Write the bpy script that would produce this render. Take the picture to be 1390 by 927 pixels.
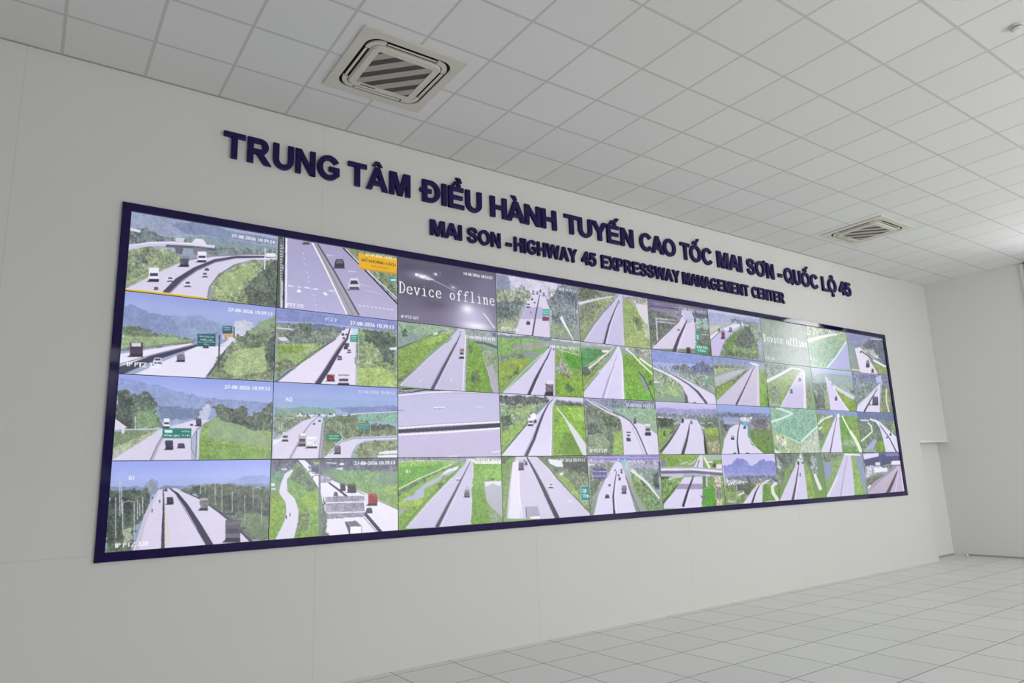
import bpy, bmesh, math
import numpy as np
from mathutils import Vector, Matrix

for o in list(bpy.data.objects):
    bpy.data.objects.remove(o)
SC = bpy.context.scene
COL = SC.collection

# ---------------------------------------------------------------- camera
EYE = (-0.5686, -6.2213, 1.668)
YAW, PITCH, ROLL = 0.6163075, 0.1989879, -0.0359564
cam_data = bpy.data.cameras.new('camera')
cam_data.sensor_fit = 'HORIZONTAL'; cam_data.sensor_width = 36.0
cam_data.lens = 937.556 / 1390 * 36.0
cam_data.clip_start = 0.05; cam_data.clip_end = 200
cam = bpy.data.objects.new('camera', cam_data); COL.objects.link(cam)
_f = Vector((math.sin(YAW)*math.cos(PITCH), math.cos(YAW)*math.cos(PITCH), math.sin(PITCH)))
_r = Vector((math.cos(YAW), -math.sin(YAW), 0)); _u = _r.cross(_f)
_r2 = _r*math.cos(ROLL) + _u*math.sin(ROLL); _u2 = -_r*math.sin(ROLL) + _u*math.cos(ROLL)
cam.matrix_world = Matrix(((_r2.x, _u2.x, -_f.x, EYE[0]), (_r2.y, _u2.y, -_f.y, EYE[1]), (_r2.z, _u2.z, -_f.z, EYE[2]), (0, 0, 0, 1)))
SC.camera = cam

# ---------------------------------------------------------------- view, sky, daylight, rear fill
vs = SC.view_settings
vs.view_transform = 'Standard'; vs.look = 'None'; vs.gamma = 1.0; vs.use_curve_mapping = False
vs.exposure = 0.0
SC.display_settings.display_device = 'sRGB'

SKY, SKY_BACK, GROUND = 1.6, 3.2, 0.8       # radiance of the open sky, of the sky behind the room, of the land
RIGHT_LIGHT, BACK_LIGHT, LEFT_LIGHT = 20.0, 308.0, 8.0
world = bpy.data.worlds.new('overcast_sky'); SC.world = world
world.use_nodes = True
nt = world.node_tree; nt.nodes.clear()
def wn(t, **k):
    n = nt.nodes.new(t)
    for a, v in k.items(): setattr(n, a, v)
    return n
w_out = wn('ShaderNodeOutputWorld'); w_bg = wn('ShaderNodeBackground'); w_tc = wn('ShaderNodeTexCoord'); w_sep = wn('ShaderNodeSeparateXYZ')
w_el = wn('ShaderNodeMapRange', interpolation_type='SMOOTHSTEP'); w_az = wn('ShaderNodeMapRange', interpolation_type='SMOOTHSTEP')
w_mix = wn('ShaderNodeMix', data_type='FLOAT'); w_mix2 = wn('ShaderNodeMix', data_type='FLOAT')
L_ = nt.links.new
L_(w_tc.outputs['Generated'], w_sep.inputs[0])
w_el.inputs[1].default_value = 0.10; w_el.inputs[2].default_value = 0.19
w_az.inputs[1].default_value = -0.1; w_az.inputs[2].default_value = 0.6
L_(w_sep.outputs['Z'], w_el.inputs[0]); L_(w_sep.outputs['X'], w_az.inputs[0])
w_mix2.inputs[2].default_value = SKY_BACK; w_mix2.inputs[3].default_value = SKY
L_(w_az.outputs[0], w_mix2.inputs[0])
w_mix.inputs[2].default_value = GROUND
L_(w_el.outputs[0], w_mix.inputs[0]); L_(w_mix2.outputs[0], w_mix.inputs[3])
w_bg.inputs['Color'].default_value = (0.93, 0.96, 1.0, 1)
L_(w_mix.outputs[0], w_bg.inputs['Strength']); L_(w_bg.outputs[0], w_out.inputs[0])

def area_light(name, loc, rot, w, h, power, col=(0.97, 0.98, 1.0), spread=180):
    l = bpy.data.lights.new(name, 'AREA'); l.shape = 'RECTANGLE'; l.size = w; l.size_y = h
    l.energy = power; l.color = col; l.spread = math.radians(spread)
    o = bpy.data.objects.new(name, l); o.location = loc; o.rotation_euler = rot; COL.objects.link(o)
    return o
# daylight entering by the window beside the display wall and by an unseen left window, plus an added rear fill
area_light('daylight_right', (14.00, -2.75, 4.44), (0, math.radians(90), 0), 1.5, 0.85, RIGHT_LIGHT, spread=95)
area_light('fill_rear', (8.4, -10.9, 1.7), (math.radians(90), 0, 0), 11.0, 2.2, BACK_LIGHT, (1.0, 0.985, 0.95))  # added fill lamp, lower and wider than the rear windows
area_light('daylight_left', (-4.9, -4.2, 1.9), (0, math.radians(-90), 0), 1.8, 3.0, LEFT_LIGHT, (0.94, 0.97, 1.0))

# ---------------------------------------------------------------- helpers
def lin(c):
    c = np.asarray(c, float)/255.0
    return np.where(c <= 0.04045, c/12.92, ((c+0.055)/1.055)**2.4)
def mat(name, col=(0.8, 0.8, 0.8), rough=0.5, spec=0.5, coat=0.0, metal=0.0):
    m = bpy.data.materials.new(name); m.use_nodes = True
    b = m.node_tree.nodes['Principled BSDF']
    b.inputs['Base Color'].default_value = (*col, 1); b.inputs['Roughness'].default_value = rough
    b.inputs['Specular IOR Level'].default_value = spec; b.inputs['Coat Weight'].default_value = coat; b.inputs['Coat Roughness'].default_value = 0.02
    b.inputs['Metallic'].default_value = metal
    return m
class N:                                     # tiny node-graph helper on a material
    def __init__(s, m): s.t = m.node_tree; s.b = s.t.nodes['Principled BSDF']
    def math(s, op, a, b=None, c=None):
        n = s.t.nodes.new('ShaderNodeMath'); n.operation = op
        for i, v in enumerate((a, b, c)):
            if v is None: continue
            if isinstance(v, (int, float)): n.inputs[i].default_value = v
            else: s.t.links.new(v, n.inputs[i])
        return n.outputs[0]
    def pos(s):
        g = s.t.nodes.new('ShaderNodeNewGeometry'); q = s.t.nodes.new('ShaderNodeSeparateXYZ')
        s.t.links.new(g.outputs['Position'], q.inputs[0]); return q.outputs, g.outputs['Position']
    def line(s, coord, origin, pitch, half, soft):   # 1 on the joint line, 0 elsewhere
        a = s.math('DIVIDE', s.math('SUBTRACT', coord, origin), pitch)
        d = s.math('MULTIPLY', s.math('ABSOLUTE', s.math('SUBTRACT', a, s.math('ROUND', a))), pitch)
        n = s.t.nodes.new('ShaderNodeMapRange'); s.t.links.new(d, n.inputs[0])
        n.inputs[1].default_value = half-soft; n.inputs[2].default_value = half+soft; n.inputs[3].default_value = 1; n.inputs[4].default_value = 0
        return n.outputs[0]
    def cell(s, x, ox, px, y, oy, py):               # random value per tile
        cx = s.math('FLOOR', s.math('DIVIDE', s.math('SUBTRACT', x, ox), px)); cy = s.math('FLOOR', s.math('DIVIDE', s.math('SUBTRACT', y, oy), py))
        c = s.t.nodes.new('ShaderNodeCombineXYZ'); s.t.links.new(cx, c.inputs[0]); s.t.links.new(cy, c.inputs[1])
        w = s.t.nodes.new('ShaderNodeTexWhiteNoise'); w.noise_dimensions = '3D'; s.t.links.new(c.outputs[0], w.inputs['Vector']); return w.outputs['Value']
    def noise(s, vec, scale, detail=3.0):
        n = s.t.nodes.new('ShaderNodeTexNoise'); s.t.links.new(vec, n.inputs['Vector']); n.inputs['Scale'].default_value = scale; n.inputs['Detail'].default_value = detail
        return n.outputs['Fac']
    def mix(s, fac, a, b):
        n = s.t.nodes.new('ShaderNodeMix'); n.data_type = 'RGBA'
        for i, v in ((0, fac), (6, a), (7, b)):
            if isinstance(v, tuple): n.inputs[i].default_value = (*v, 1)
            elif isinstance(v, (int, float)): n.inputs[i].default_value = v
            else: s.t.links.new(v, n.inputs[i])
        return n.outputs[2]
    def scale(s, col, f):
        n = s.t.nodes.new('ShaderNodeVectorMath'); n.operation = 'SCALE'
        if isinstance(col, tuple): n.inputs[0].default_value = col
        else: s.t.links.new(col, n.inputs[0])
        s.t.links.new(f, n.inputs['Scale']); return n.outputs[0]
    def base(s, c): s.t.links.new(c, s.b.inputs['Base Color'])
    def bump(s, h, strength=0.3, dist=0.004):
        n = s.t.nodes.new('ShaderNodeBump'); n.inputs['Strength'].default_value = strength; n.inputs['Distance'].default_value = dist
        s.t.links.new(h, n.inputs['Height']); s.t.links.new(n.outputs[0], s.b.inputs['Normal'])

def link(name, me, m=None, parent=None, loc=None):
    o = bpy.data.objects.new(name, me); COL.objects.link(o)
    if m is not None:
        me.materials.clear()
        for q in (m if isinstance(m, (list, tuple)) else [m]): me.materials.append(q)
    if parent is not None: o.parent = parent
    if loc is not None: o.location = loc
    return o
def obj(name, bm, m, parent=None, loc=None, smooth=False):
    bmesh.ops.recalc_face_normals(bm, faces=bm.faces)
    me = bpy.data.meshes.new(name); bm.to_mesh(me); bm.free()
    if smooth:
        for p in me.polygons: p.use_smooth = True
    return link(name, me, m, parent, loc)
def box(bm, x0, x1, y0, y1, z0, z1, bev=0.0):
    vs_ = [bm.verts.new(p) for p in ((x0,y0,z0),(x1,y0,z0),(x1,y1,z0),(x0,y1,z0),(x0,y0,z1),(x1,y0,z1),(x1,y1,z1),(x0,y1,z1))]
    fs = [bm.faces.new([vs_[i] for i in q]) for q in ((3,2,1,0),(4,5,6,7),(0,1,5,4),(1,2,6,5),(2,3,7,6),(3,0,4,7))]
    if bev: bmesh.ops.bevel(bm, geom=list({e for f in fs for e in f.edges}), offset=bev, segments=2, affect='EDGES')
def prism(bm, pts, z0, z1):                   # extruded outline in x, y
    a = [bm.verts.new((x, y, z0)) for x, y in pts]; b = [bm.verts.new((x, y, z1)) for x, y in pts]
    bm.faces.new(a[::-1]); bm.faces.new(b); n = len(pts)
    for i in range(n): bm.faces.new((a[i], a[(i+1) % n], b[(i+1) % n], b[i]))
def ring(bm, outer, inner, z0, z1):           # extruded outline with a hole (same point count)
    n = len(outer); v = [[bm.verts.new((x, y, z)) for x, y in c] for c in (outer, inner) for z in (z0, z1)]
    o0, o1, i0, i1 = v
    for i in range(n):
        j = (i+1) % n
        bm.faces.new((o0[i], o0[j], o1[j], o1[i])); bm.faces.new((i0[j], i0[i], i1[i], i1[j]))
        bm.faces.new((o1[i], o1[j], i1[j], i1[i])); bm.faces.new((o0[j], o0[i], i0[i], i0[j]))
def rsq(cx, cy, half, r, seg=8):              # rounded square outline
    out = []
    for q, (sx, sy) in enumerate(((1,1),(-1,1),(-1,-1),(1,-1))):
        for k in range(seg+1):
            a = math.pi/2*q + math.pi/2*k/seg
            out.append((cx+sx*(half-r)+r*math.cos(a), cy+sy*(half-r)+r*math.sin(a)))
    return out
def lathe(bm, prof, seg=32):
    rows = [[bm.verts.new((r*math.cos(2*math.pi*k/seg), r*math.sin(2*math.pi*k/seg), z)) for k in range(seg)] for r, z in prof]
    for a, b in zip(rows, rows[1:]):
        for k in range(seg): bm.faces.new((a[k], a[(k+1) % seg], b[(k+1) % seg], b[k]))
    bm.faces.new(rows[0][::-1]); bm.faces.new(rows[-1])
def thing(name, label, cat, loc=(0, 0, 0), group=None):
    o = bpy.data.objects.new(name, None); COL.objects.link(o); o.location = loc
    o['label'] = label; o['category'] = cat
    if group: o['group'] = group
    return o
def tag(o, label, cat, group=None):
    o['label'] = label; o['category'] = cat
    if group: o['group'] = group
    return o
def struct(o, label=None):
    o['kind'] = 'structure'
    if label: o['label'] = label
    return o
BM = bmesh.new

# ---------------------------------------------------------------- dimensions (metres)
PW, PH = 1.2135, 0.6842                       # one display panel
COLS, ROWS = 10, 4
VW, Z1 = PW*COLS, 3.98; Z0 = Z1-PH*ROWS       # the bank of panels: x 0..VW, z Z0..Z1
CEIL = 5.23
XL, XR, YB = -5.0, 14.08, -11.0               # left wall, right wall, rear wall

# ---------------------------------------------------------------- room materials
m_wall = mat('white_wall_panel', (0.76, 0.765, 0.74), 0.5, 0.25); n = N(m_wall); P_, pv = n.pos()
sx = n.line(P_['X'], -0.815, 2.44, 0.004, 0.002); sz = n.line(P_['Z'], 1.228, 20.0, 0.0035, 0.002)
seam = n.math('MAXIMUM', sx, sz)
n.base(n.mix(n.math('MULTIPLY', seam, 0.14), n.mix(n.noise(pv, 0.7), (0.755, 0.76, 0.735), (0.785, 0.785, 0.765)), (0.25, 0.25, 0.24)))
m_plain = mat('white_wall_paint', (0.70, 0.70, 0.69), 0.6, 0.2); n = N(m_plain); P_, pv = n.pos()
n.base(n.mix(n.noise(pv, 1.3), (0.80, 0.80, 0.80), (0.82, 0.82, 0.825)))
m_ceil = mat('ceiling_tiles', (0.75, 0.75, 0.75), 0.75, 0.15); n = N(m_ceil); P_, pv = n.pos()
gl = n.math('MAXIMUM', n.line(P_['X'], 3.668, 0.6075, 0.012, 0.003), n.line(P_['Y'], -3.003, 0.6075, 0.012, 0.003))
ce = n.cell(P_['X'], 3.668, 0.6075, P_['Y'], -3.003, 0.6075)
n.base(n.mix(gl, n.scale(n.mix(ce, (0.81, 0.81, 0.805), (0.845, 0.845, 0.84)), n.math('ADD', n.math('MULTIPLY', n.noise(pv, 55.0), 0.05), 0.975)), (0.63, 0.63, 0.62)))
m_floor = mat('raised_floor_tiles', (0.7, 0.7, 0.68), 0.32, 0.45); n = N(m_floor); P_, pv = n.pos()
gl = n.math('MAXIMUM', n.line(P_['X'], 4.165, 0.6075, 0.0040, 0.0012), n.line(P_['Y'], -0.718, 0.5985, 0.0040, 0.0012))
ce = n.cell(P_['X'], 4.165, 0.6075, P_['Y'], -0.718, 0.5985)
n.base(n.mix(gl, n.scale(n.mix(ce, (0.81, 0.81, 0.785), (0.86, 0.86, 0.835)), n.math('ADD', n.math('MULTIPLY', n.noise(pv, 90.0, 4.0), 0.12), 0.94)), (0.075, 0.075, 0.075)))
n.bump(n.math('SUBTRACT', 1.0, gl), 0.4, 0.002)
m_trimwhite = mat('white_trim', (0.86, 0.86, 0.86), 0.35, 0.4)
m_alu = mat('white_window_frame', (0.85, 0.85, 0.85), 0.3, 0.5)
m_skirt = mat('grey_skirting', (0.42, 0.42, 0.41), 0.5, 0.3)

# ---------------------------------------------------------------- room shell
WT = 0.16
bm = BM()
zs_n = float(np.float32(2.104)); xn = 13.0
for x0, x1, za, zb in ((XL, 0.0, 0, CEIL), (0.0, VW, 0, Z0), (0.0, VW, Z1, CEIL), (VW, xn, 0, zs_n), (VW, xn, zs_n, CEIL), (xn, XR, zs_n, CEIL)):
    box(bm, x0, x1, 0.0, WT, za, zb)
for v in bm.verts:                            # the free end of the wall leans a little
    if v.co.x == xn and abs(v.co.z-zs_n) < 1e-4: v.co.x = 12.955
    elif v.co.x == xn and v.co.z == 0: v.co.x = 13.03
bmesh.ops.remove_doubles(bm, verts=bm.verts, dist=1e-5)
struct(obj('wall_front', bm, m_wall), 'white panelled wall that carries the video wall and the lettering')
bm = BM(); box(bm, XL, XR+0.2, WT+0.04, WT+0.2, 0, CEIL)
struct(obj('wall_niche', bm, m_plain), 'shaded back of the low recess at the right end of the display wall')
bm = BM(); v = [[bm.verts.new((x, y, z)) for x, z in ((12.945, 2.092), (14.0, 2.110), (14.0, 2.118), (13.3, 2.126), (12.945, 2.140))] for y in (-0.012, -0.0006)]
bm.faces.new(v[0]); bm.faces.new(v[1][::-1])
for k in range(5): bm.faces.new((v[0][k], v[0][(k+1) % 5], v[1][(k+1) % 5], v[1][k]))
struct(obj('trim_1', bm, mat('bright_white_edging', (0.93, 0.93, 0.93), 0.4, 0.4)), 'narrow white edging strip over the head of the recess')

W1 = (-3.17, -1.76, 0.85, 5.18)               # window in the right wall: y0, y1, z0, z1
bm = BM()
for ya, yb, za, zb in ((YB, W1[0], 0, CEIL), (W1[1], 0.2, 0, CEIL), (W1[0], W1[1], 0, W1[2]), (W1[0], W1[1], W1[3], CEIL)):
    box(bm, XR, XR+0.2, ya, yb, za, zb)
bmesh.ops.remove_doubles(bm, verts=bm.verts, dist=1e-5)
struct(obj('wall_right', bm, m_plain), 'plain white side wall right of the video wall')
bm = BM()
WB = [(-0.3, 2.3), (4.0, 7.6), (8.6, 12.2)]   # rear windows
WBZ = ((1.9, 2.3), (3.3, 4.4), (4.47, 4.9))
xs = [XL] + [v for w in WB for v in w] + [XR]
for i in range(0, len(xs), 2): box(bm, xs[i], xs[i+1], YB-0.2, YB, 0, CEIL)
for a, b in WB:
    z = 0.0
    for za, zb in WBZ + ((CEIL, CEIL),):
        box(bm, a, b, YB-0.2, YB, z, za); z = zb
bmesh.ops.remove_doubles(bm, verts=bm.verts, dist=1e-5)
struct(obj('wall_rear', bm, m_plain))
bm = BM()
for ya, yb, za, zb in ((YB-0.2, -5.7, 0, CEIL), (-2.7, 0.36, 0, CEIL), (-5.7, -2.7, 0, 1.0), (-5.7, -2.7, 2.8, CEIL)): box(bm, XL-0.2, XL, ya, yb, za, zb)
bmesh.ops.remove_doubles(bm, verts=bm.verts, dist=1e-5); struct(obj('wall_left', bm, m_plain))
bm = BM(); box(bm, XL-0.2, XR+0.2, YB-0.2, 0.36, -0.15, 0.0); struct(obj('floor', bm, m_floor), 'white raised access floor tiles with thin dark joints')
bm = BM(); box(bm, XL-0.2, XR+0.2, YB-0.2, 0.36, CEIL, CEIL+0.12); struct(obj('ceiling', bm, m_ceil), 'white suspended ceiling of square tiles in a grey grid')
bm = BM(); box(bm, XR-0.012, XR-0.0005, W1[0]-1.0, -0.002, 0.0005, 0.03); box(bm, xn+0.02, XR-0.013, WT+0.028, WT+0.0395, 0.0005, 0.03)
struct(obj('baseboard_right', bm, m_skirt), 'low grey skirting at the foot of the side wall')
bm = BM(); box(bm, XL, xn-0.002, -0.012, -0.0005, CEIL-0.009, CEIL-0.0005)
struct(obj('trim_2', bm, m_skirt), 'thin grey angle where the ceiling meets the display wall')

# window in the right wall: frame, mullions and pane
m_glass = mat('window_glass', (1, 1, 1), 0.0, 0.5); m_glass.node_tree.nodes['Principled BSDF'].inputs['Transmission Weight'].default_value = 1.0
m_glass.node_tree.nodes['Principled BSDF'].inputs['IOR'].default_value = 1.02
def window(name, axis, a0, a1, z0, z1, at, thick, mull, trans):
    w = struct(bpy.data.objects.new(name, None)); COL.objects.link(w)
    b = BM(); t = 0.055
    def bar(p0, p1, q0, q1, d0=0.0):
        if axis == 'x': box(b, at-thick+d0, at+0.06, p0, p1, q0, q1)
        else: box(b, p0, p1, at-0.06, at+thick-d0, q0, q1)
    bar(a0, a0+t, z0, z1); bar(a1-t, a1, z0, z1); bar(a0+t, a1-t, z0, z0+t); bar(a0+t, a1-t, z1-t, z1)
    for f in mull: bar(a0+f*(a1-a0)-0.02, a0+f*(a1-a0)+0.02, z0+t, z1-t, 0.01)
    for f in trans: bar(a0+t, a1-t, z0+f*(z1-z0)-0.02, z0+f*(z1-z0)+0.02, 0.012)
    obj('window_frame', b, m_alu, w)
    b = BM()
    if axis == 'x': box(b, at+0.02, at+0.026, a0+t*.5, a1-t*.5, z0+t*.5, z1-t*.5)
    else: box(b, a0+t*.5, a1-t*.5, at-0.026, at-0.02, z0+t*.5, z1-t*.5)
    obj('pane', b, m_glass, w)
    return w
window('window_1', 'x', W1[0]-0.05, W1[1]+0.075, W1[2]-0.05, W1[3]+0.03, XR, 0.045, (), (0.5,))
window('window_20', 'x', -5.75, -2.65, 0.95, 2.85, XL-0.16, 0.03, (0.33, 0.67), ())  # unseen window, cut in to go with the left daylight
for k, (a, b_) in enumerate(WB):
    for j, (za, zb) in enumerate(WBZ): window('window_%d' % (2+k*3+j), 'y', a, b_, za, zb, YB, 0.03, (0.25, 0.5, 0.75), ())

SCREEN_GAIN = 1.0                             # brightness of the lit screens

# ---- painter of the screen pictures
def _noise(rng,H,W,cx):
    cy=max(2,int(cx*H/W*1.0)); g=rng.random((cy+2,int(cx)+2))
    y=np.linspace(0,cy,H); x=np.linspace(0,cx,W); yi=y.astype(int); xi=x.astype(int)
    fy=(y-yi)[:,None]; fx=(x-xi)[None]; fy=fy*fy*(3-2*fy); fx=fx*fx*(3-2*fx)
    a=g[yi][:,xi]; b=g[yi][:,xi+1]; c=g[yi+1][:,xi]; d=g[yi+1][:,xi+1]
    return ((a*(1-fx)+b*fx)*(1-fy)+(c*(1-fx)+d*fx)*fy)*2-1
TEX={'n':(0,0,0,0,0),'r':(.006,.006,.01,0,0),'g':(.05,.07,.15,.0,.010),'t':(.11,.15,.24,0,.022),'h':(.04,.04,.07,0,.014),'s':(.012,.005,0,0,0),'k':(.05,.10,.16,0,.006)}
def hexc(h): return np.array([int(h[i:i+2],16) for i in (0,2,4)],float)
def paint(W,H,prog,seed,glyphs):
    """prog: lines 'P col tex x,y x,y ...' in thousandths of the picture; returns H x W x 3 in 0..255"""
    S=2; w,h=W*S,H*S; rng=np.random.default_rng(seed)
    big,mid=_noise(rng,h,w,16),_noise(rng,h,w,52); fine=.75*np.repeat(np.repeat(rng.random((H,W)),S,0),S,1)*2-.75+.7*_noise(rng,h,w,W*.55)
    jx,jy=_noise(rng,h,w,60),_noise(rng,h,w,60); jx2,jy2=_noise(rng,h,w,22),_noise(rng,h,w,22)
    img=np.zeros((h,w,3)); gx=(np.arange(w)+.5)/w*1000; gy=(np.arange(h)+.5)/h*1000
    def fill(pts,c0,c1,tex):
        b,m,f,fl,rough=TEX[tex]; pad=rough*1000*1.6
        x0,x1=pts[:,0].min()-pad,pts[:,0].max()+pad; y0,y1=pts[:,1].min()-pad,pts[:,1].max()+pad
        i0,i1=np.searchsorted(gx,[x0,x1]); j0,j1=np.searchsorted(gy,[y0,y1])
        if i1<=i0 or j1<=j0: return
        X=np.broadcast_to(gx[None,i0:i1],(j1-j0,i1-i0)); Y=np.broadcast_to(gy[j0:j1,None],X.shape); s=(slice(j0,j1),slice(i0,i1))
        if rough: X=X+rough*1000*(jx[s]*.7+jx2[s]*.7); Y=Y+rough*1000*1.2*(jy[s]*.7+jy2[s]*.7)
        ins=np.zeros(X.shape,bool); n=len(pts)
        for k in range(n):
            ax,ay=pts[k]; bx,by=pts[(k+1)%n]
            if ay==by: continue
            c=((ay>Y)!=(by>Y)); ins^=c&(X<(bx-ax)*(Y-ay)/(by-ay)+ax)
        t=np.clip((Y-pts[:,1].min())/max(1,np.ptp(pts[:,1])),0,1)[...,None]
        v=b*big[s]+m*mid[s]+f*fine[s]
        if tex in 'gt':                       # camera haze greys the greens
            k=.16 if tex=='g' else .28
            c0,c1=[q*(1-k)+k*(q@np.array([.3,.59,.11])+np.array([0,1,2.])) for q in (c0,c1)]
            if tex=='t': c0,c1=c0*.84+24,c1*.84+24
        col=(c0*(1-t)+c1*t)*(1+v[...,None])+v[...,None]*np.array([14,14,4.])
        if fl: col=col*(1+fl*mid[s][...,None])
        img[s][ins]=col[ins]
    for ln in prog.strip().split('\n'):
        q=ln.split(' ')
        if q[0]=='P':
            cs=q[1].split('>'); fill(np.array([list(map(float,p.split(','))) for p in q[3:]]),hexc(cs[0]),hexc(cs[-1]),q[2])
        elif q[0]=='E':   # E colour x,y rx,ry strength: soft glow of a lamp in the picture
            (cx,cy),(rx,ry)=[tuple(map(float,t.split(','))) for t in q[2:4]]
            m=(float(q[4])*np.exp(-2.2*(((gx[None]-cx)/rx)**2+((gy[:,None]-cy)/ry)**2)))[...,None]; img[:]=img*(1-m)+hexc(q[1])*m
        elif q[0]=='T':   # T col x,y height align text
            x,y=map(float,q[2].split(',')); hh=float(q[3]); text=' '.join(q[5:]); tri,wd=glyphs(text)
            k=hh/.7; ax=k*9/16; x-=wd*ax*{'l':0,'c':.5,'r':1}[q[4]]
            for dx in (0,hh*.05):             # drawn twice for weight
                for t3 in tri: fill(np.array([[x+dx+a*ax,y-b*k] for a,b in t3]),hexc(q[1]),hexc(q[1]),'n')
    img=np.clip(img,0,255).reshape(H,S,W,S,3).mean((1,3))
    return img

# picture programs, one per screen: P colour texture outline, T colour anchor height align text (thousandths of the picture)
ART = {}
ART[(0,0)] = '''P a9b0d2>97a1c2 s 0,0 1000,0 1000,120 0,120
P 97a1c2>8f9bb0 s 0,120 1000,120 1000,1000 0,1000
P 97a2be>9fabbd h -17,-19 176,-30 409,8 696,34 1002,62 1006,272 -5,546
P 828fae h 255,70 447,-26 654,47 991,44 992,128 594,148 335,172
P 8797a8>93a6a2 h 298,223 594,148 993,171 995,276 304,417
P 6d7d88 t -7,245 90,184 184,230 319,275 397,281 340,328 -1,413
P dcdaea n -7,243 63,254 66,219 -5,208
P 7a8c8c t 260,235 415,245 598,289 982,195 984,279 520,413
P e2e0f0 n 387,293 415,216 464,210 496,280 388,325
P cfcfe2 n 284,247 346,231 339,289 286,295
P 869a70>8aa070 t -8,509 117,419 227,391 306,475 344,483 308,561 2,970
P 5f7260 t 23,575 84,520 123,603 62,676
P 9bb07c g 7,877 172,703 327,527 347,560 2,961
P cccae0 n -3,494 136,403 264,361 397,340 546,331 548,270 398,280 263,303 131,347 -9,440
P efeef9 n -7,443 133,368 263,324 397,300 546,287 547,275 397,288 263,312 133,357 -8,432
P 5f6078 n 227,389 398,355 557,344 559,307 399,320 226,355
P 6a6a80 n 283,368 341,355 334,457 295,448
P 7c7c90 n 399,339 497,330 490,421 411,434
P d8d2ea r 2,979 200,715 346,541 530,430 756,341 995,265 996,343 810,387 686,487 577,656 526,826 511,1015 -4,1044
P 8a8c90 n 7,941 130,777 237,654 347,528 530,421 756,333 992,271 992,256 755,319 529,407 345,515 234,643 127,766 4,931
P 4d4962 n 258,1015 328,826 430,653 556,500 705,399 990,305 989,284 703,365 548,455 414,602 303,774 226,963
P 8d8aa2 n 269,989 349,798 443,634 565,489 705,400 704,392 563,479 439,623 343,787 262,977
P 8da06e>93a86a t 1002,341 811,395 691,505 592,662 536,824 518,1062 997,1043
P 566658 t 1002,347 909,446 837,630 766,789 802,1002 1008,1040
P 9db27a g 608,668 790,458 836,589 713,782 614,924
P 6a6a78 n 694,479 580,651 523,825 510,1014 516,1015 529,828 584,659 698,489
P 4f4c60 n 122,866 137,834 198,818 199,847
P eceaf6 n 131,681 193,665 199,829 137,844
P 43435a n 140,747 189,734 192,773 140,786
P eceaf6 n 137,787 194,772 196,815 139,829
P 2f2d3c n 136,823 198,807 199,836 137,851
P 4f4c60 n 309,624 323,598 382,581 383,604
P 8a8898 n 322,478 376,462 379,489 320,506
P 55536a k 320,506 379,489 382,584 323,600
P 2d2b3a n 323,592 382,576 380,602 326,616
P 4f4c60 n 424,534 438,507 495,491 495,514
P eceaf6 n 434,386 492,369 495,500 438,516
P 43435a n 442,438 487,425 489,456 441,469
P eceaf6 n 439,470 492,455 492,489 440,504
P 2f2d3c n 438,499 495,483 495,505 438,521
P 5a5668 n 244,834 249,818 290,808 291,823
P e8e6f4 n 248,798 253,766 282,758 289,788 290,816 249,826
P 4a4a5c n 253,795 257,771 279,765 284,787
P 3c3a4a n 252,813 286,805 287,816 252,824
P 5a5668 n 356,874 361,855 405,845 406,862
P e8e6f4 n 360,831 365,794 396,786 404,821 405,855 361,865
P 4a4a5c n 365,829 369,800 393,794 399,820
P 3c3a4a n 364,850 401,841 401,854 364,863
P 5a5668 n 469,720 473,704 510,694 512,710
P d8d8ea n 472,683 477,650 503,643 510,673 511,703 473,712
P 4a4a5c n 477,680 480,655 500,650 505,673
P 3c3a4a n 476,699 507,691 508,702 476,710
P 5a5668 n 484,627 487,619 517,611 518,619
P 5a586c n 487,608 491,591 512,586 517,600 517,615 488,623
P 4a4a5c n 491,607 494,594 510,589 513,601
P 3c3a4a n 490,616 515,609 515,615 490,622
P 5a5668 n 168,956 171,946 199,939 200,948
P 6a687c n 171,934 174,914 194,910 198,927 199,944 172,951
P 4a4a5c n 174,932 177,917 192,914 195,927
P 3c3a4a n 174,943 196,938 197,944 174,949
P e6e8f2 n 901,198 903,499 911,498 908,196
P eceaf4 n 911,268 983,247 984,300 912,320
P d8b236 n -3,1004 246,1003 515,1004 516,973 247,972 -2,975
P f0e6b0 n -3,978 246,976 515,977 515,969 246,969 -3,971
T f4f4fb 972,118 46 r 27-08-2026 10:39:14'''
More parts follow.
